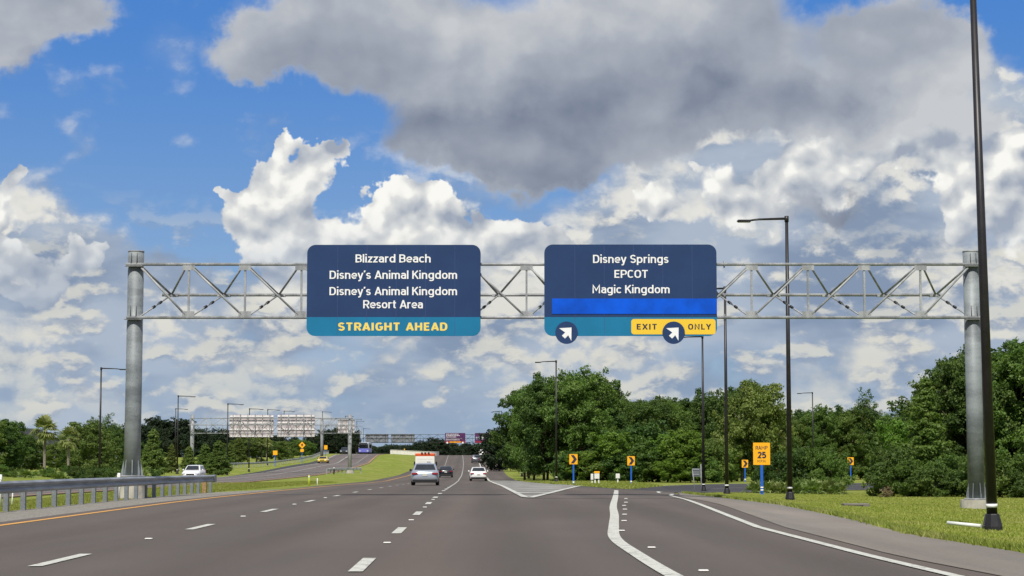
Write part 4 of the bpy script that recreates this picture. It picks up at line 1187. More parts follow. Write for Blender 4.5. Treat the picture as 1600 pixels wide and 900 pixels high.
def wheels(o, hw, ys_, r=.33, w=.22):
    if (r, w) not in WH:
        mb = MB(); prof_ = [(w / 2, r * .55), (w / 2, r * .92), (w / 2 - .03, r), (-w / 2 + .03, r), (-w / 2, r * .92), (-w / 2, r * .55)]
        n = 20
        for x_, rr in prof_:
            for j in range(n): a = 2 * PI * j / n; mb.v.append((x_, math.cos(a) * rr, math.sin(a) * rr))
        for i in range(len(prof_) - 1):
            for j in range(n): mb.f.append((i * n + j, i * n + (j + 1) % n, i * n + n + (j + 1) % n, i * n + n + j)); mb.sm.append(True)
        rm = MB().tube([(-w / 2 + .02, 0, 0), (w / 2 - .02, 0, 0)], r * .56, 14)
        WH[(r, w)] = (mb.mesh('wheel', M['tyre']), rm.mesh('rim', M['rim']))
    for s_ in (-1, 1):
        for y_ in ys_:
            wl = use('wheel', WH[(r, w)][0], o, (s_ * (hw - w / 2 + .0), y_, r)); use('rim', WH[(r, w)][1], wl)
def car(name, label, cat, loc, yaw, paint, W=1.82, Lc=4.7, Hh=1.45, belt=.95, kind='sedan', back=True):
    """y=0 is the rear bumper, the car points to +y"""
    o = empty(name, loc, yaw, label, cat)
    hw = W / 2; P = M[paint]
    suv = kind != 'sedan'
    mb = MB()
    g0 = .20 if not suv else .26
    rings(mb, [ring(hw * .90, .16, Lc - .18, g0, .30), ring(hw * .96, .05, Lc - .06, g0 + .10, .34), ring(hw * .985, 0, Lc, .50, .40), ring(hw, .02, Lc - .05, .66, .42),
               ring(hw * .985, .05, Lc - .30, belt - .16, .42), ring(hw * .95, .10 if not suv else .08, Lc - .75, belt - .04, .42), ring(hw * .90, .18 if not suv else .12, Lc - 1.0, belt, .4)])
    # roof and pillars
    if not suv: yb0, yf0, yb1, yf1 = .55, Lc - 1.25, 1.35, Lc - 2.15
    else: yb0, yf0, yb1, yf1 = .12, Lc - 1.15, .42, Lc - 1.95
    wt_ = hw * .72
    def gh(f, off=0.0):                      # plan outline of the cabin at height fraction f
        e = f ** 1.15
        return (hw * .90 + (wt_ - hw * .90) * e + off, yb0 + (yb1 - yb0) * f - off, yf0 + (yf1 - yf0) * f + off, belt + (Hh - belt) * .90 * f)
    rs = []
    for f in (0, .35, .7, 1.0):
        w_, a, b, z = gh(f); rs.append(ring(w_, a, b, z, .22))
    w_, a, b, z = gh(1.0)
    rs.append(ring(w_ - .10, a + .16, b - .18, Hh - .02, .24)); rs.append(ring(w_ - .28, a + .5, b - .55, Hh, .2))
    rings(mb, rs, cap0=False)
    bd = mb.build('body', P, o)
    # glass
    def pane(nm, f0, f1, side):
        m_ = MB(); k = 6
        if side in ('rear', 'front'):
            for f in (f0, (f0 + f1) / 2, f1):
                w_, a, b, z = gh(f, .012)
                for i in range(k + 1):
                    x_ = (-1 + 2 * i / k) * (w_ - .13); curve = .05 * (1 - (2 * i / k - 1) ** 2)
                    m_.v.append((x_, (a - curve * .4) if side == 'rear' else (b + curve * .4), z))
            for i in range(2):
                for j in range(k): m_.f.append((i * (k + 1) + j, i * (k + 1) + j + 1, (i + 1) * (k + 1) + j + 1, (i + 1) * (k + 1) + j)); m_.sm.append(True)
        else:
            s_ = -1 if side == 'left' else 1
            for f in (f0, f1):
                w_, a, b, z = gh(f, .012)
                for i in range(3): m_.v.append((s_ * w_, a + .22 + (b - a - .44) * i / 2, z))
            for j in range(2): m_.f.append((j, j + 1, 3 + j + 1, 3 + j)); m_.sm.append(False)
        m_.build(nm, M['glass_dark'], o)
    pane('rear_window', .14, .93, 'rear'); pane('windshield', .08, .95, 'front'); pane('side_window', .12, .88, 'left'); pane('side_window', .12, .88, 'right')
    wheels(o, hw - .01, (.95, Lc - .88), .33 if not suv else .37)
    lo = g0
    MB().box(-hw * .86, hw * .86, -.035, .25, lo - .02, lo + .19, .03).build('rear_valance', M['trim_black'], o)
    MB().box(-hw * .80, hw * .80, Lc - .2, Lc + .03, lo, lo + .2, .03).build('front_grille', M['trim_black'], o)
    MB().box(-hw * .45, hw * .45, Lc - .1, Lc + .02, .52, .66, .02).build('upper_grille', M['trim_black'], o)
    zt_ = belt - .20
    for s_ in (-1, 1):
        x0, x1 = sorted((s_ * hw * .93, s_ * hw * .50)); 
        if suv: x0, x1 = sorted((s_ * hw * .96, s_ * hw * .74))
        MB().box(x0, x1, -.012, .22, zt_ - (.05 if not suv else .10), zt_ + (.07 if not suv else .2), .02).build('taillight', M['lamp_red'], o)
        x0, x1 = sorted((s_ * hw * .93, s_ * hw * .52))
        MB().box(x0, x1, Lc - .35, Lc - .02, .60, .76, .03).build('headlight', M['lamp_clear'], o)
        x0, x1 = sorted((s_ * (hw + .0), s_ * (hw + .15)))
        MB().box(x0, x1, Lc - 1.75, Lc - 1.62, belt - .02, belt + .13, .03).build('side_mirror', M['trim_black'] if paint != 'car_white' else P, o)
        x0, x1 = sorted((s_ * hw * .62, s_ * hw * .48))
    MB().box(-.16, .16, -.022, -.005, (.60 if not suv else .78), (.60 if not suv else .78) + .15).build('number_plate', M['plate'], o)
    return o
def put_car(name, label, cat, px, D, yaw_off, paint, front=False, **kw):
    x = atx(px, D); z = h(x, D) + .045
    o = car(name, label, cat, (x, D, z), (PI if front else 0) + yaw_off, paint, **kw)
    sl = (h(x, D + 3) - h(x, D - 1)) / 4
    o.rotation_euler.x = -math.atan(sl) if front else math.atan(sl)
    return o
put_car('parked_car' if False else 'car', 'silver sedan driving away in the middle lane, nearest of the cars', 'car', 664.5, 131, .03, 'car_silver', W=1.85, Hh=1.46)
put_car('car', 'black sedan driving away just ahead to the right of the silver one', 'car', 697, 252, .03, 'car_black', W=1.82, Hh=1.42)
put_car('car', 'white sedan driving away in the lane left of the gore', 'car', 748, 207, .03, 'car_white', W=1.82, Hh=1.44)
put_car('car', 'grey suv driving uphill beyond the white sedan', 'car', 743.5, 420, .02, 'car_grey', W=1.86, Hh=1.66, belt=1.05, kind='suv')
put_car('car', 'white suv at the crest, rightmost and farthest of the cars driving away', 'car', 755, 490, .02, 'car_white', W=2.0, Hh=1.78, belt=1.12, kind='suv')
put_car('car', 'white suv coming towards us on the opposite road, partly behind the guardrail', 'car', 311, 200, 0.0, 'car_white', True, W=1.76, Hh=1.5, belt=.98, kind='suv')
put_car('car', 'low yellow sports car coming towards us on the opposite road', 'car', 508, 376, 0.0, 'car_yellow', True, W=1.92, Hh=1.26, belt=.82)
put_car('car', 'small dark car coming over the crest on the opposite road behind the gantry post', 'car', 540.5, 478, 0.0, 'car_black', True, W=1.85, Hh=1.6, belt=1.0, kind='suv')

# box truck seen from behind
D = 249; x = atx(664.5, D)
o = empty('box_truck', (x, D, h(x, D) + .04), .03, 'white box truck with an orange top band, right in front of the silver sedan', 'truck')
MB().box(-1.2, 1.2, 0, 4.6, .75, 2.66, .05).build('cargo_box', M['truck_white'], o)
MB().box(-1.22, 1.22, -.02, 4.62, 2.664, 3.02, .06).build('orange_band', M['truck_orange'], o)
MB().box(-.95, .95, -.015, .0, .85, 2.55).build('roll_door', M['truck_white'], o)
for i in range(5): MB().box(-.94, .94, -.022, -.017, .95 + i * .33, .965 + i * .33).build('door_rib', M['rim'], o)
MB().box(.25, .70, -.03, -.024, 1.62, 2.02).build('emblem', M['bus_grey'], o)
MB().box(-.85, .05, -.03, -.024, 1.70, 1.80).build('stripe', M['concrete'], o)
for k in range(3): MB().box(-.5 + k * .42, -.26 + k * .42, -.2, .3, 3.025, 3.14, .02).build('roof_lamp', M['trim_black'], o)
MB().box(-1.1, 1.1, -.15, .1, .42, .62, .02).build('rear_bumper', M['trim_black'], o)
for s_ in (-1, 1):
    MB().box(s_ * .95 - .12, s_ * .95 + .12, -.06, -.02, .66, .80).build('taillight', M['lamp_red'], o)
    MB().box(s_ * 1.38 - .1, s_ * 1.38 + .1, 4.9, 5.0, 1.5, 2.0, .02).build('side_mirror', M['trim_black'], o)
MB().box(-1.05, 1.05, 4.64, 6.6, .5, 2.4, .25).build('cab', M['truck_white'], o)
wheels(o, 1.08, (1.1, 5.7), .42, .3)
# bus coming over the crest
D = 500; x = atx(569, D)
o = empty('bus', (x, D, h(x, D) + .04), PI, 'purple and grey bus coming over the crest on the opposite road', 'bus')
MB().box(-1.3, 1.3, -11, 0, .35, 1.35, .1).build('lower_body', M['bus_blue'], o)
MB().box(-1.29, 1.29, -11, -.03, 1.352, 2.95, .12).build('upper_body', M['bus_grey'], o)
MB().box(-1.12, 1.12, -.05, .01, 1.42, 2.45, .02).build('windshield', M['glass_dark'], o)
MB().box(-.9, .9, -.05, .012, 2.52, 2.78, .02).build('destination_board', M['trim_black'], o)
for s_ in (-1, 1):
    MB().box(s_ * .95 - .2, s_ * .95 + .2, -.02, .03, .62, .85, .02).build('headlight', M['lamp_clear'], o)
    MB().box(s_ * 1.45 - .08, s_ * 1.45 + .08, -.1, .1, 1.7, 2.3, .02).build('side_mirror', M['trim_black'], o)
    for i in range(6): MB().box(s_ * 1.295 - .01, s_ * 1.295 + .01, -2.6 - i * 1.4, -1.4 - i * 1.4, 1.5, 2.4).build('side_window', M['glass_dark'], o)
wheels(o, 1.2, (-2.4, -8.5), .48, .3)

# ------------------------------------------------------------------ trees and plants
def leaves_mesh(name, P, Nn, size, matl, aspect=.6, fold=.18):
    """one small bent leaf cluster per point"""
    n = len(P)
    size = np.broadcast_to(np.asarray(size, float), (n,))
    t = nr.normal(size=(n, 3)); t -= (t * Nn).sum(1)[:, None] * Nn; t /= np.linalg.norm(t, axis=1)[:, None] + 1e-9
    b = np.cross(Nn, t)
    s_ = size[:, None]
    v = np.empty((n, 4, 3), np.float32)
    v[:, 0] = P - t * s_; v[:, 1] = P - b * s_ * aspect + Nn * s_ * fold; v[:, 2] = P + t * s_; v[:, 3] = P + b * s_ * aspect + Nn * s_ * fold
    return raw_mesh(name, v.reshape(-1, 3), np.arange(4 * n, dtype=np.int32), 4, matl)
def raw_mesh(name, co, idx, k, matl):
    me = bpy.data.meshes.new(name)
    me.vertices.add(len(co)); me.vertices.foreach_set('co', np.asarray(co, np.float32).ravel())
    me.loops.add(len(idx)); me.loops.foreach_set('vertex_index', idx)
    m = len(idx) // k
    me.polygons.add(m); me.polygons.foreach_set('loop_start', np.arange(m, dtype=np.int32) * k)
    me.materials.append(M[matl]); me.update(); me.validate()
    return me
def clump_points(centers, radii, n, flat=.8, shell=.55, up=.35):
    """leaf points spread through many small clumps"""
    centers = np.array(centers); radii = np.array(radii)
    w = radii ** 2; idx = nr.choice(len(centers), n, p=w / w.sum())
    d = nr.normal(size=(n, 3)); d /= np.linalg.norm(d, axis=1)[:, None]
    r = shell + (1 - shell) * nr.rand(n) ** .6
    r *= 1 + .25 * nr.normal(size=n) * (nr.rand(n) < .25)
    K = 13                                            # twigs: leaves gather in small sprays over each clump
    sd_ = nr.normal(size=(len(centers), K, 3)); sd_ /= np.linalg.norm(sd_, axis=2)[:, :, None]
    sr_ = .55 + .65 * nr.rand(len(centers), K)
    sub = centers[:, None, :] + sd_ * (radii[:, None] * sr_)[:, :, None] * np.array([1, 1, flat])
    sk = nr.randint(0, K, n)
    P1 = centers[idx] + d * (radii[idx] * r)[:, None] * np.array([1, 1, flat])
    spr = nr.normal(size=(n, 3)) * np.array([1, 1, .55]) * (radii[idx] * .20)[:, None]
    P2 = sub[idx, sk] + spr
    pick = nr.rand(n) < .30
    P = np.where(pick[:, None], P1, P2)
    d = np.where(pick[:, None], d, sd_[idx, sk])
    Nn = d * .6 + nr.normal(size=(n, 3)) * .55 + np.array([0, 0, up]); Nn /= np.linalg.norm(Nn, axis=1)[:, None]
    return P, Nn
def proto(name, hgt, rad, leafm, nl, lsize, kind='oak', seed=1, barkm='bark', tr=.16):
    """unit tree standing at the origin; returns (trunk mesh, crown mesh)"""
    rs = random.Random(seed); tb = MB(); cen, rd = [], []
    if kind in ('oak', 'bush', 'airy'):
        zlow = {'oak': .16, 'bush': .14, 'airy': .42}[kind] * hgt
        nb = {'oak': 48, 'bush': 28, 'airy': 26}[kind]
        lean = (rs.uniform(-.3, .3), rs.uniform(-.3, .3))
        top = (lean[0], lean[1], hgt * .62)
        tb.tube([(0, 0, -.3), (lean[0] * .3, lean[1] * .3, hgt * .25), top], [tr, tr * .75, tr * .4], 8)
        for i in range(nb):
            f = (i + .5) / nb; z = zlow + (hgt * .93 - zlow) * f
            env = math.sin(PI * min(1, max(.0, (z - zlow) / (hgt - zlow) * .80 + .18))) ** .55
            a = i * 2.399 + rs.uniform(-.5, .5); r_ = rad * env * rs.uniform(.3, 1.02 if kind != 'airy' else .8) * (1 + .18 * math.sin(a * 2 + seed))
            p = (math.cos(a) * r_, math.sin(a) * r_, z + rs.uniform(-.05, .06) * hgt)
            cr_ = rad * rs.uniform(.15, .33) * (1.0 if kind != 'airy' else 1.35)
            cen.append(p); rd.append(cr_)
            if i % 2 == 0 or kind == 'airy':
                z0_ = min(z * .55, hgt * .5); q = (lean[0] * z0_ / hgt, lean[1] * z0_ / hgt, z0_)
                mid = ((p[0] + q[0]) * .5, (p[1] + q[1]) * .5, (p[2] + q[2]) * .5 + .1)
                tb.tube([q, mid, p], [tr * .42, tr * .25, tr * .08], 5)
            for k in range(4 if kind != 'airy' else 2):     # satellites roughen the outline
                a2 = rs.uniform(0, 2 * PI); e = rs.uniform(-.5, 1.0)
                e2 = rs.uniform(.9, 1.35); cen.append((p[0] + math.cos(a2) * cr_ * e2, p[1] + math.sin(a2) * cr_ * e2, p[2] + e * cr_ * 1.05)); rd.append(cr_ * rs.uniform(.22, .48))
        P, Nn = clump_points(cen, rd, nl, .78)
    elif kind == 'cone':
        tb.tube([(0, 0, -.3), (0, 0, hgt * .95)], [tr, tr * .2], 8)
        nb = 46
        for i in range(nb):
            f = (i + .5) / nb; z = hgt * (.08 + .90 * f); r_ = rad * (1 - f) ** .8 * rs.uniform(.35, .92)
            a = i * 2.399; p = (math.cos(a) * r_, math.sin(a) * r_, z); cr_ = rad * (.16 + .24 * (1 - f)) * rs.uniform(.7, 1.2)
            cen.append(p); rd.append(cr_)
            tb.tube([(0, 0, z - .1), p], [tr * .25, tr * .08], 4)
        P, Nn = clump_points(cen, rd, nl, .6, .4)
    size = lsize * (.6 + .8 * nr.rand(nl))
    return tb.mesh('trunk', M[barkm]), leaves_mesh('crown', P, Nn, size, leafm)
def palm_proto(hgt, nf=62, fl=1.75, leafm='leaf_palm', trunk=True, seed=3):
    rs = random.Random(seed); tb = MB()
    if trunk:
        pts = [(math.sin(i * .5) * .04, math.cos(i * .7) * .04, -.3 + (hgt - fl * .5 + .3) * i / 7) for i in range(8)]
        tb.tube(pts, [.20, .17, .16, .155, .155, .16, .18, .22], 10)
        for i in range(26):                           # old leaf stubs under the crown
            a = i * 2.399; z = hgt - fl * .5 - .05 - i * .035
            tb.tube([(math.cos(a) * .14, math.sin(a) * .14, z), (math.cos(a) * .30, math.sin(a) * .30, z + .14)], [.035, .02], 4)
    zc = hgt - fl * .45 if trunk else .05
    co, fc = [], []
    for k in range(nf):
        a = k * 2.399 + rs.uniform(-.3, .3); e = R(rs.uniform(-48, 80) if trunk else rs.uniform(8, 80))
        L_ = fl * rs.uniform(.75, 1.1)
        d = Vector((math.cos(a) * math.cos(e), math.sin(a) * math.cos(e), math.sin(e)))
        base = Vector((0, 0, zc)); hub = base + d * L_ * .48
        side = d.cross(Vector((0, 0, 1))).normalized(); upv = side.cross(d).normalized()
        w_ = .012                                    # stalk
        i0 = len(co); co += [base - side * w_, base + side * w_, hub + side * w_, hub - side * w_]; fc += [(i0, i0 + 1, i0 + 2, i0 + 3)]
        for j in range(11):                           # fan of blades
            t_ = R(-78 + 156 * j / 10); L2 = L_ * .62 * (1 - .25 * abs(j - 5) / 5) * rs.uniform(.85, 1.1)
            dd = (d * math.cos(t_) + side * math.sin(t_) + upv * (.12 - .2 * rs.random())).normalized()
            droop = Vector((0, 0, -1)) * L2 * rs.uniform(.15, .45)
            m_ = hub + dd * L2 * .55; tip = hub + dd * L2 + droop
            pn = dd.cross(upv).normalized() * L2 * .085
            i0 = len(co); co += [hub, m_ + pn, tip, m_ - pn]; fc += [(i0, i0 + 1, i0 + 2, i0 + 3)]
    idx = np.array(fc, np.int32).ravel()
    cr_ = raw_mesh('crown', np.array([tuple(c) for c in co]), idx, 4, leafm)
    return (tb.mesh('trunk', M['palm_bark']) if trunk else None), cr_
PR = {
    'oak1': (proto('oak', 9, 3.4, 'leaf_oak', 46000, .092, 'oak', 1), 9),
    'oak2': (proto('oak', 9, 3.1, 'leaf_deep', 46000, .092, 'oak', 2), 9),
    'oak3': (proto('oak', 9, 3.7, 'leaf_deep', 48000, .092, 'oak', 5), 9),
    'bright': (proto('br', 6, 2.6, 'leaf_bright', 26000, .085, 'bush', 4, tr=.1), 6),
    'bright2': (proto('br2', 6, 2.9, 'leaf_cypress', 22000, .085, 'bush', 9, tr=.1), 6),
    'cone': (proto('cy', 7, 1.9, 'leaf_cypress', 26000, .08, 'cone', 6, tr=.12), 7),
    'cone_deep': (proto('cy2', 9, 2.2, 'leaf_oak', 34000, .085, 'cone', 16, tr=.14), 9),
    'airy': (proto('pi', 10, 2.3, 'leaf_deep', 11000, .09, 'airy', 7, tr=.12), 10),
    'bush': (proto('bu', 2.6, 1.7, 'leaf_deep', 20000, .06, 'bush', 8, tr=.06), 2.6),
    'bush2': (proto('bu2', 2.6, 1.8, 'leaf_oak', 20000, .06, 'bush', 18, tr=.06), 2.6),
    'far': (proto('fa', 10, 4.6, 'leaf_far', 9000, .26, 'oak', 12, tr=.2), 10),
    'far_airy': (proto('fa2', 12, 3.0, 'leaf_far', 4200, .24, 'airy', 13, tr=.16), 12),
    'dry': (proto('dr', 1.2, .6, 'leaf_dry', 1500, .06, 'bush', 21, tr=.02), 1.2),
    'palm': (palm_proto(5.4), 5.4),
    'palm2': (palm_proto(5.4, 58, 1.65, seed=8), 5.4),
    'palmetto': (palm_proto(1.0, 26, 1.0, 'leaf_palmetto', False, 5), 1.0),
}
NM = {'oak1': ('oak_tree', 'tree'), 'oak2': ('oak_tree', 'tree'), 'oak3': ('oak_tree', 'tree'), 'bright': ('leafy_tree', 'tree'), 'bright2': ('leafy_tree', 'tree'),
      'cone': ('cypress_tree', 'tree'), 'cone_deep': ('cedar_tree', 'tree'), 'airy': ('pine_tree', 'tree'), 'bush': ('shrub', 'shrub'), 'bush2': ('shrub', 'shrub'), 'far': ('distant_tree', 'tree'),
      'far_airy': ('distant_pine', 'tree'), 'dry': ('dry_bush', 'shrub'), 'palm': ('palm_tree', 'palm'), 'palm2': ('palm_tree', 'palm'), 'palmetto': ('palmetto', 'shrub')}
def tree(kind, px, D, hgt, label, group=None, wide=1.0, x=None):
    (tm, cm), h0 = PR[kind]
    X = atx(px, D) if x is None else x
    o = empty(NM[kind][0], (X, D, h(X, D) - .05), rng.uniform(0, 6.28), label, NM[kind][1], group)
    s_ = hgt / h0; o.scale = (s_ * wide, s_ * wide, s_)
    if tm is not None: use('trunk', tm, o)
    use('crown', cm, o)
    return o
def top2h(px, top, D):
    X = atx(px, D)
    return at(px, top, D).z - h(X, D)
MARKS = [(14, 'left picture edge'), (72, 'left palm'), (109, 'right palm'), (159, 'leftmost lamp'), (207, 'big left gantry post'), (241, 'bright cypress'), (279, 'second gantry lamp'), (301, 'second gantry\u2019s left post'), (357, 'wide pale sign back'), (430, 'square yellow sign'), (472, 'diamond sign'), (509, 'third gantry yellow sign'), (547, 'second gantry\u2019s right post'),
    (770, 'crest'), (815, 'left lamp under the oaks'), (828, 'right lamp under the oaks'), (869, 'lamp before the oaks'), (896, 'first chevron sign'), (932, 'orange topped box'), (964, 'pale utility box'), (986, 'second chevron sign'), (1050, 'exit line’s far end'), (1088, 'grey sign back'), (1102, 'slimmer exit lamp'), (1134, 'exit only lamp'),
    (1164, 'third chevron sign'), (1190, 'ramp 25 sign'), (1232, 'tall ramp lamp'), (1269, 'thin far lamp'), (1329, 'rightmost chevron sign'), (1384, 'dry tan bush'), (1440, 'pale cedar'), (1495, 'right gantry post'), (1540, 'nearest lamp pole'), (1590, 'right picture edge')]
SEEN = {}
def where(what, px, D):
    m, nm_ = min(MARKS, key=lambda q: abs(q[0] - px)); d = px - m
    rel = 'behind the ' if abs(d) < 6 else ('just left of the ' if d < 0 else 'just right of the ')
    s_ = what + ' ' + rel + nm_
    for alt in ('', ', farther back', ', farthest back'):
        if s_ + alt not in SEEN: SEEN[s_ + alt] = 1; return s_ + alt
    return s_ + ', farthest back'
def T(kind, px, D, top, label, group=None, wide=1.0): return tree(kind, px, D, top2h(px, top, D) / 1.05, label, group, wide)

# right: tall belt behind the right gantry post
RB = 'trees of the big belt behind the right gantry post'
for k, px, D, top, w_, lab in (
    ('cone_deep', 1446, 113, 582, 1.1, 'pale green cedar-like tree, left front of the big right tree belt'),
    ('oak1', 1486, 120, 562, .85, 'oak left of the right gantry post, behind the pale cedar'),
    ('oak2', 1516, 117, 548, .85, 'dark oak directly behind the right gantry post'),
    ('oak3', 1552, 120, 528, 1.05, 'tall oak just right of the nearest lamp pole'),
    ('oak1', 1596, 116, 534, 1.0, 'tall oak at the right picture edge'),
    ('oak2', 1640, 118, 525, 1.1, None), ('oak3', 1690, 116, 530, 1.1, None),
    ('oak2', 1530, 140, 560, 1.2, None), ('oak1', 1575, 142, 556, 1.2, None), ('oak2', 1620, 145, 552, 1.2, None), ('oak3', 1478, 142, 596, 1.0, None),
    ('bright', 1408, 117, 645, .75, 'light green leafy tree at the left end of the big right belt'),
    ('oak2', 1436, 128, 622, .9, 'dark tree behind the light green one at the left end of the right belt')):
    T(k, px, D, top, lab or (where('dark oak of the right belt', px, D) if px < 1600 else 'dark oak of the right belt outside the picture'), RB if not lab else None, w_)
for k, px, D, top, w_, lab in (
    ('bush', 1392, 109, 694, .9, 'dark shrub at the left foot of the big right belt'), ('bush2', 1420, 108, 716, .9, None), ('bush', 1452, 107, 728, 1.1, None), ('bush2', 1484, 109, 708, .8, None),
    ('bush', 1510, 107, 732, 1.0, None), ('bush2', 1558, 106, 706, 1.2, 'shrub right of the nearest lamp pole, below the oaks'), ('bush', 1588, 104, 734, 1.0, None), ('bush2', 1608, 105, 706, 1.2, None), ('bush', 1640, 105, 700, 1.3, None)):
    T(k, px, D, top, lab or where('dark shrub at the belt foot,', px, D), 'shrubs at the foot of the right belt', w_)
T('dry', 1382, 104, 758, 'small dry tan bush at the left corner of the right tree belt')
# bushes and palmettos between the ramp and the near grass
for i, (px, D, top, w_, k) in enumerate(((1220, 128, 704, .75, 'bush'), (1240, 131, 700, .8, 'bush'), (1262, 129, 697, .85, 'bush2'), (1284, 131, 700, .8, 'bush'), (1294, 128, 706, .7, 'bush2'), (1200, 133, 718, .7, 'bush'))):
    T(k, px, D, top, where('dark rounded shrub', px, D), 'dark shrubs between ramp and right grass', w_)
for px, D in ((1177, 121), (1186, 122), (1198, 122), (1215, 121), (1224, 122), (1243, 121), (1254, 122), (1266, 120), (1279, 121), (1291, 121), (1302, 120), (1309, 121)):
    tree('palmetto', px, D, rng.uniform(.8, 1.15), where('pale palmetto,', px, D), 'palmettos below the dark shrubs', .85)
# centre: oaks left of the first chevron
for k, px, D, top, w_, lab in (
    ('oak2', 820, 215, 604, .82, 'leftmost tall oak of the central group, at its open end'), ('oak1', 834, 208, 600, .8, None), ('oak2', 850, 201, 590, .85, 'tall oak just left of the lamp in the central group'),
    ('oak3', 874, 206, 580, .8, 'tall oak behind the lamp in the central group'), ('oak1', 906, 198, 574, .85, 'tallest oak of the central group, above the first chevron sign'), ('oak2', 932, 203, 582, .8, 'tall oak at the right end of the central group'),
    ('oak1', 952, 212, 610, 1.0, None), ('oak2', 855, 226, 604, .9, None), ('oak2', 826, 240, 616, .85, None), ('oak3', 890, 225, 590, 1.1, None)):
    T(k, px, D, top, lab or where('dark oak of the central group', px, D), 'oaks of the central group' if not lab else None, w_)
for px, D, top, k in ((820, 290, 645, 'oak2'), (812, 400, 664, 'oak2'), (806, 480, 674, 'far'), (824, 268, 630, 'oak1'), (816, 340, 652, 'oak2'), (794, 585, 684, 'far'), (828, 310, 638, 'oak2'), (820, 430, 658, 'far'), (812, 540, 668, 'far'), (802, 620, 680, 'far')):
    T(k, px, D, top, where('dark roadside tree', px, D), 'trees from the central oaks to the crest', .72 if D < 380 else .6)
CB = 'trees of the green belt behind the ramp bend'
for k, px, D, top, w_ in (('oak2', 966, 200, 640, .9), ('oak1', 985, 205, 622, .8), ('oak2', 1006, 202, 618, .85), ('oak2', 1028, 206, 620, .9), ('oak1', 1052, 208, 624, .9), ('oak2', 1074, 215, 616, .9),
    ('oak2', 1097, 216, 612, .9), ('oak3', 1120, 214, 602, .85), ('oak1', 1178, 208, 592, .85), ('oak2', 1150, 222, 598, .95), ('oak2', 1205, 226, 628, .9), ('oak2', 1036, 230, 612, 1.1), ('oak2', 978, 226, 620, 1.1),
    ('oak1', 1232, 262, 646, 1.0), ('oak2', 1255, 268, 634, 1.0), ('oak1', 1280, 262, 630, .9), ('oak3', 1305, 268, 630, .9), ('oak1', 1330, 262, 634, .9), ('oak2', 1352, 266, 638, .9), ('oak1', 1376, 262, 642, .9), ('oak2', 1268, 290, 640, 1.2), ('oak2', 1320, 290, 636, 1.2), ('oak1', 1400, 262, 640, 1.0)):
    T(k, px, D, top + 3, where('dark green belt tree', px, D), CB, w_ * .88)
T('airy', 1352, 262, 610, 'thin pine standing above the belt right of the far lamp', None, .8)
T('bright2', 1178, 206, 590, 'loose pale crown standing highest in the belt, right of the exit only lamp', None, .75)
for px, D, top, w_, k in ((962, 186, 668, 1.2, 'bright'), (984, 187, 676, 1.2, 'bush2'), (1004, 190, 662, 1.0, 'bush'), (1020, 187, 690, 1.4, 'bush'), (1042, 186, 672, 1.2, 'bright'), (1062, 184, 664, 1.1, 'bright'), (1078, 183, 690, 1.3, 'bright'), (1094, 185, 680, 1.1, 'bright2'),
    (1112, 188, 690, 1.2, 'bush2'), (1120, 190, 694, 1.0, 'bright'), (1148, 238, 700, 1.3, 'bright'), (948, 188, 700, 1.3, 'bush'), (930, 187, 704, 1.3, 'bush2'), (912, 186, 700, 1.2, 'bright'), (893, 188, 706, 1.2, 'bush'), (970, 185, 706, 1.2, 'bush'), (996, 185, 712, 1.2, 'bush2'), (1050, 182, 710, 1.3, 'bright'), (1100, 183, 712, 1.2, 'bush2')):
    T(k, px, D, top, where('light tree at belt front,' if k.startswith('bright') else 'low shrub at the belt front,', px, D), 'light trees at the belt\u2019s front' if k.startswith('bright') else 'low shrubs at the belt\u2019s front', w_)
for px, D, top in ((1180, 258, 696), (1215, 262, 698), (1240, 264, 690), (1265, 262, 696), (1290, 264, 692), (1315, 262, 696), (1342, 264, 694), (1368, 262, 696), (1150, 258, 702)):
    T(rng.choice(['bush2', 'bright2', 'bush2']), px, D, top, where('olive shrub at the far belt foot,', px, D), 'shrubs at the foot of the far belt', .95)
T('palm', 1206, 212, 668, 'sabal palm showing behind and right of the ramp 25 sign')
T('palm2', 1158, 224, 682, 'sabal palm showing left of the ramp 25 sign', None, 1.1)

# left side
T('palm', 72, 200, 656, 'left of the two palms left of the big gantry post')
T('palm2', 109, 186, 671, 'right of the two palms left of the big gantry post')
LB = 'dark trees behind the left palms'
for k, px, D, top, w_, lab in (('oak1', -22, 175, 648, 1.0, None), ('oak2', 14, 178, 652, 1.1, 'dark oak at the left picture edge'), ('oak2', 45, 190, 676, 1.1, None), ('oak1', 92, 250, 690, 1.4, None), ('oak2', 62, 260, 684, 1.4, None), ('oak2', 120, 245, 684, 1.3, None),
    ('bright2', 142, 196, 654, 1.0, 'light green tree behind the leftmost street lamp'), ('cone', 160, 205, 660, 1.2, 'upright light tree right beside the leftmost street lamp'), ('airy', 172, 225, 648, 1.0, 'sparse dark tree just left of the big gantry post'),
    ('oak2', 185, 215, 672, 1.0, None), ('airy', 150, 228, 652, 1.1, 'sparse dark tree behind the leftmost street lamp'), ('cone', 241, 200, 664, 1.15, 'bright cone-shaped cypress right of the big gantry post'), ('oak2', 218, 230, 688, 1.0, None),
    ('cone', 270, 250, 690, 1.0, None), ('cone', 322, 262, 690, 1.5, 'cypress right of the second gantry\u2019s left post'), ('cone', 343, 256, 684, 1.5, 'bright cypress left of the wide pale sign back'), ('cone', 297, 270, 694, 1.4, None)):
    T(k, px, D, top, lab or where('leafy tree of the left belt', px, D), LB if not lab else None, w_)
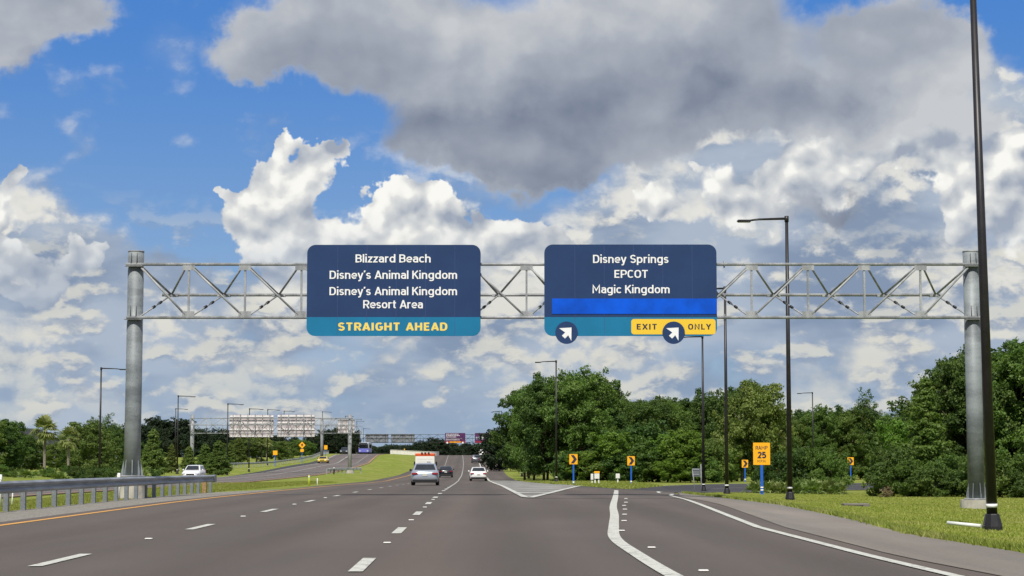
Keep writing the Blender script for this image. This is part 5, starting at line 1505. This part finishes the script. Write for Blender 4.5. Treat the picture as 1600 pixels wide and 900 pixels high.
for px, D, top, k in ((374, 345, 680, 'cone'), (388, 350, 678, 'bright2'), (402, 350, 684, 'palm'), (410, 352, 682, 'palm2'), (418, 356, 686, 'palm'), (432, 380, 688, 'bright2'), (446, 385, 686, 'cone'), (458, 400, 690, 'bright2'), (470, 410, 686, 'oak1'), (484, 420, 690, 'oak1'), (360, 320, 690, 'cone')):
    T(k, px, D, top, where('belt palm' if k.startswith('palm') else 'mid green tree', px, D), 'palms below the sign backs' if k.startswith('palm') else 'belt below the sign backs', 1.5 if not k.startswith('palm') else 1.0)
for i in range(20):
    px = -25 + i * 13.5; D = rng.uniform(150, 168)
    T(rng.choice(['bush', 'bush2', 'palmetto', 'palmetto']), px, D, rng.uniform(724, 734), where('low plant beyond the guardrail,', px, D), 'low plants behind the near guardrail', 1.1)
# far dark woods
far_lab = 'dark tree in the far wood along the horizon'
FG = 'trees of the far dark wood'
px = -60
while px < 560:
    D = rng.uniform(480, 640) if px > 200 else rng.uniform(330, 420)
    top = {0: 676, 1: 668, 2: 664, 3: 668, 4: 682, 5: 676}[min(5, max(0, int((px) / 100)))] + rng.uniform(-6, 8)
    T('far' if rng.random() < .75 else 'far_airy', px, D, top, far_lab, FG); px += rng.uniform(9, 15)
for px, top in ((244, 650), (254, 653), (264, 656), (286, 652), (294, 658), (312, 670), (510, 672), (522, 668)): T('far_airy' if px < 300 else 'far', px, 560, top, where('tall far tree', px, D), 'tall far trees', 1.25)
px = 548
while px < 770:
    D = rng.uniform(690, 800); top = 697 + rng.uniform(-5, 4)
    if 655 < px < 700: top -= 7
    T('far', px, D, top, far_lab, FG, 1.3); px += rng.uniform(5, 9)
T('far', 668, 660, 688, 'broad dark tree at the crest, right above the truck', None, 1.2); T('far', 684, 680, 684, 'broad dark tree behind the crest, under the left purple sign', None, 1.3)
px = 780
while px < 1750:
    D = rng.uniform(340, 420); X = atx(px, D)
    T('far', px, D, 668 + rng.uniform(-6, 10), far_lab, FG, 1.2); px += rng.uniform(16, 26)
# trees out to the sides, seen only from elsewhere
for i in range(26):
    s_ = -1 if i % 2 else 1; X = s_ * rng.uniform(60, 150) + (0 if s_ > 0 else -20); Y = rng.uniform(-20, 150)
    if s_ > 0 and Y > 100: continue
    tree(rng.choice(['oak1', 'oak2', 'oak3']), 0, Y, rng.uniform(7, 10), 'oak beside the road outside the picture', 'oaks outside the picture', 1.0, X)

# a house behind the left trees
X = atx(46, 320); o = empty('house', (X, 320, h(X, 320)), 1.5, 'house with a dark gable roof just showing behind the left trees', 'house')
MB().box(-5, 5, -4, 4, -.3, 3.3).build('wall', M['wall_pale'], o)
rf = MB(); rf.v = [(-5.6, -4.6, 3.2), (5.6, -4.6, 3.2), (5.6, 4.6, 3.2), (-5.6, 4.6, 3.2), (-5.6, 0, 5.9), (5.6, 0, 5.9)]
rf.f = [(0, 1, 5, 4), (2, 3, 4, 5), (0, 4, 3), (1, 2, 5), (3, 2, 1, 0)]; rf.sm = [False] * 5
rf.build('roof', M['roof_dark'], o)
for x in (-3, 0, 3): f = MB().box(x - .6, x + .6, -4.06, -4.0, 1.0, 2.4).build('window', M['letter_white'], o); MB().box(x - .52, x + .52, -4.08, -4.062, 1.08, 2.32).build('pane', M['glass_dark'], f)

# ------------------------------------------------------------------ rough grass
def tufts(name, n, sampler, hgt, label):
    P = sampler(n); n = len(P)
    z = H(P[:, 0], P[:, 1])
    ang = nr.rand(n) * 2 * PI; hh = hgt * (.5 + nr.rand(n)); w_ = .012 + .012 * nr.rand(n)
    dist = P[:, 1]; w_ = w_ * (1 + dist / 45)
    dx, dy = np.cos(ang), np.sin(ang); lean = nr.normal(size=(n, 2)) * hh[:, None] * .45
    v = np.empty((n, 3, 3), np.float32)
    v[:, 0] = np.stack([P[:, 0] - dx * w_, P[:, 1] - dy * w_, z - .02], -1); v[:, 1] = np.stack([P[:, 0] + dx * w_, P[:, 1] + dy * w_, z - .02], -1)
    v[:, 2] = np.stack([P[:, 0] + lean[:, 0], P[:, 1] + lean[:, 1], z + hh], -1)
    me = raw_mesh(name, v.reshape(-1, 3), np.arange(3 * n, dtype=np.int32), 3, 'grass_blade')
    o = bpy.data.objects.new(name, me); link(o); tag(o, label, 'grass', kind='stuff')
def s_right(n):
    Y = 18 + 110 * nr.rand(n) ** 1.5; 
    sr = np.array([shoulder_right(y) if y < 98 else 9.5 + (y - 98) * .12 for y in Y])
    X = sr + .02 + (26 * nr.rand(n) ** 1.5) * (Y / 128 * .8 + .25)
    return np.stack([X, Y], -1)
tufts('grass_right', 300000, s_right, .045, 'short mown grass along the right shoulder')
def s_edge(n):
    Y = 18 + 78 * nr.rand(n) ** 1.2; sr = np.array([shoulder_right(y) for y in Y])
    return np.stack([sr + nr.normal(size=n) * .07 + .04, Y], -1)
tufts('grass_fringe', 26000, s_edge, .10, 'ragged grass fringe on the right shoulder edge')
def s_left(n):
    Y = 30 + 150 * nr.rand(n) ** 1.4; a = np.interp(Y, TY, AX)
    return np.stack([a - 10.6 - nr.rand(n) * 8 * (.3 + Y / 150), Y], -1)
tufts('grass_median', 120000, s_left, .055, 'short mown grass on the median')
def s_isl(n):
    Y = 128 + 80 * nr.rand(n); X = np.array([gore_right(y) for y in Y]) + .1 + nr.rand(n) * 9
    return np.stack([X, Y], -1)[X < 3.4 + (Y - 128) * .3]
tufts('grass_island', 40000, s_isl, .11, 'short mown grass on the island beyond the gore')
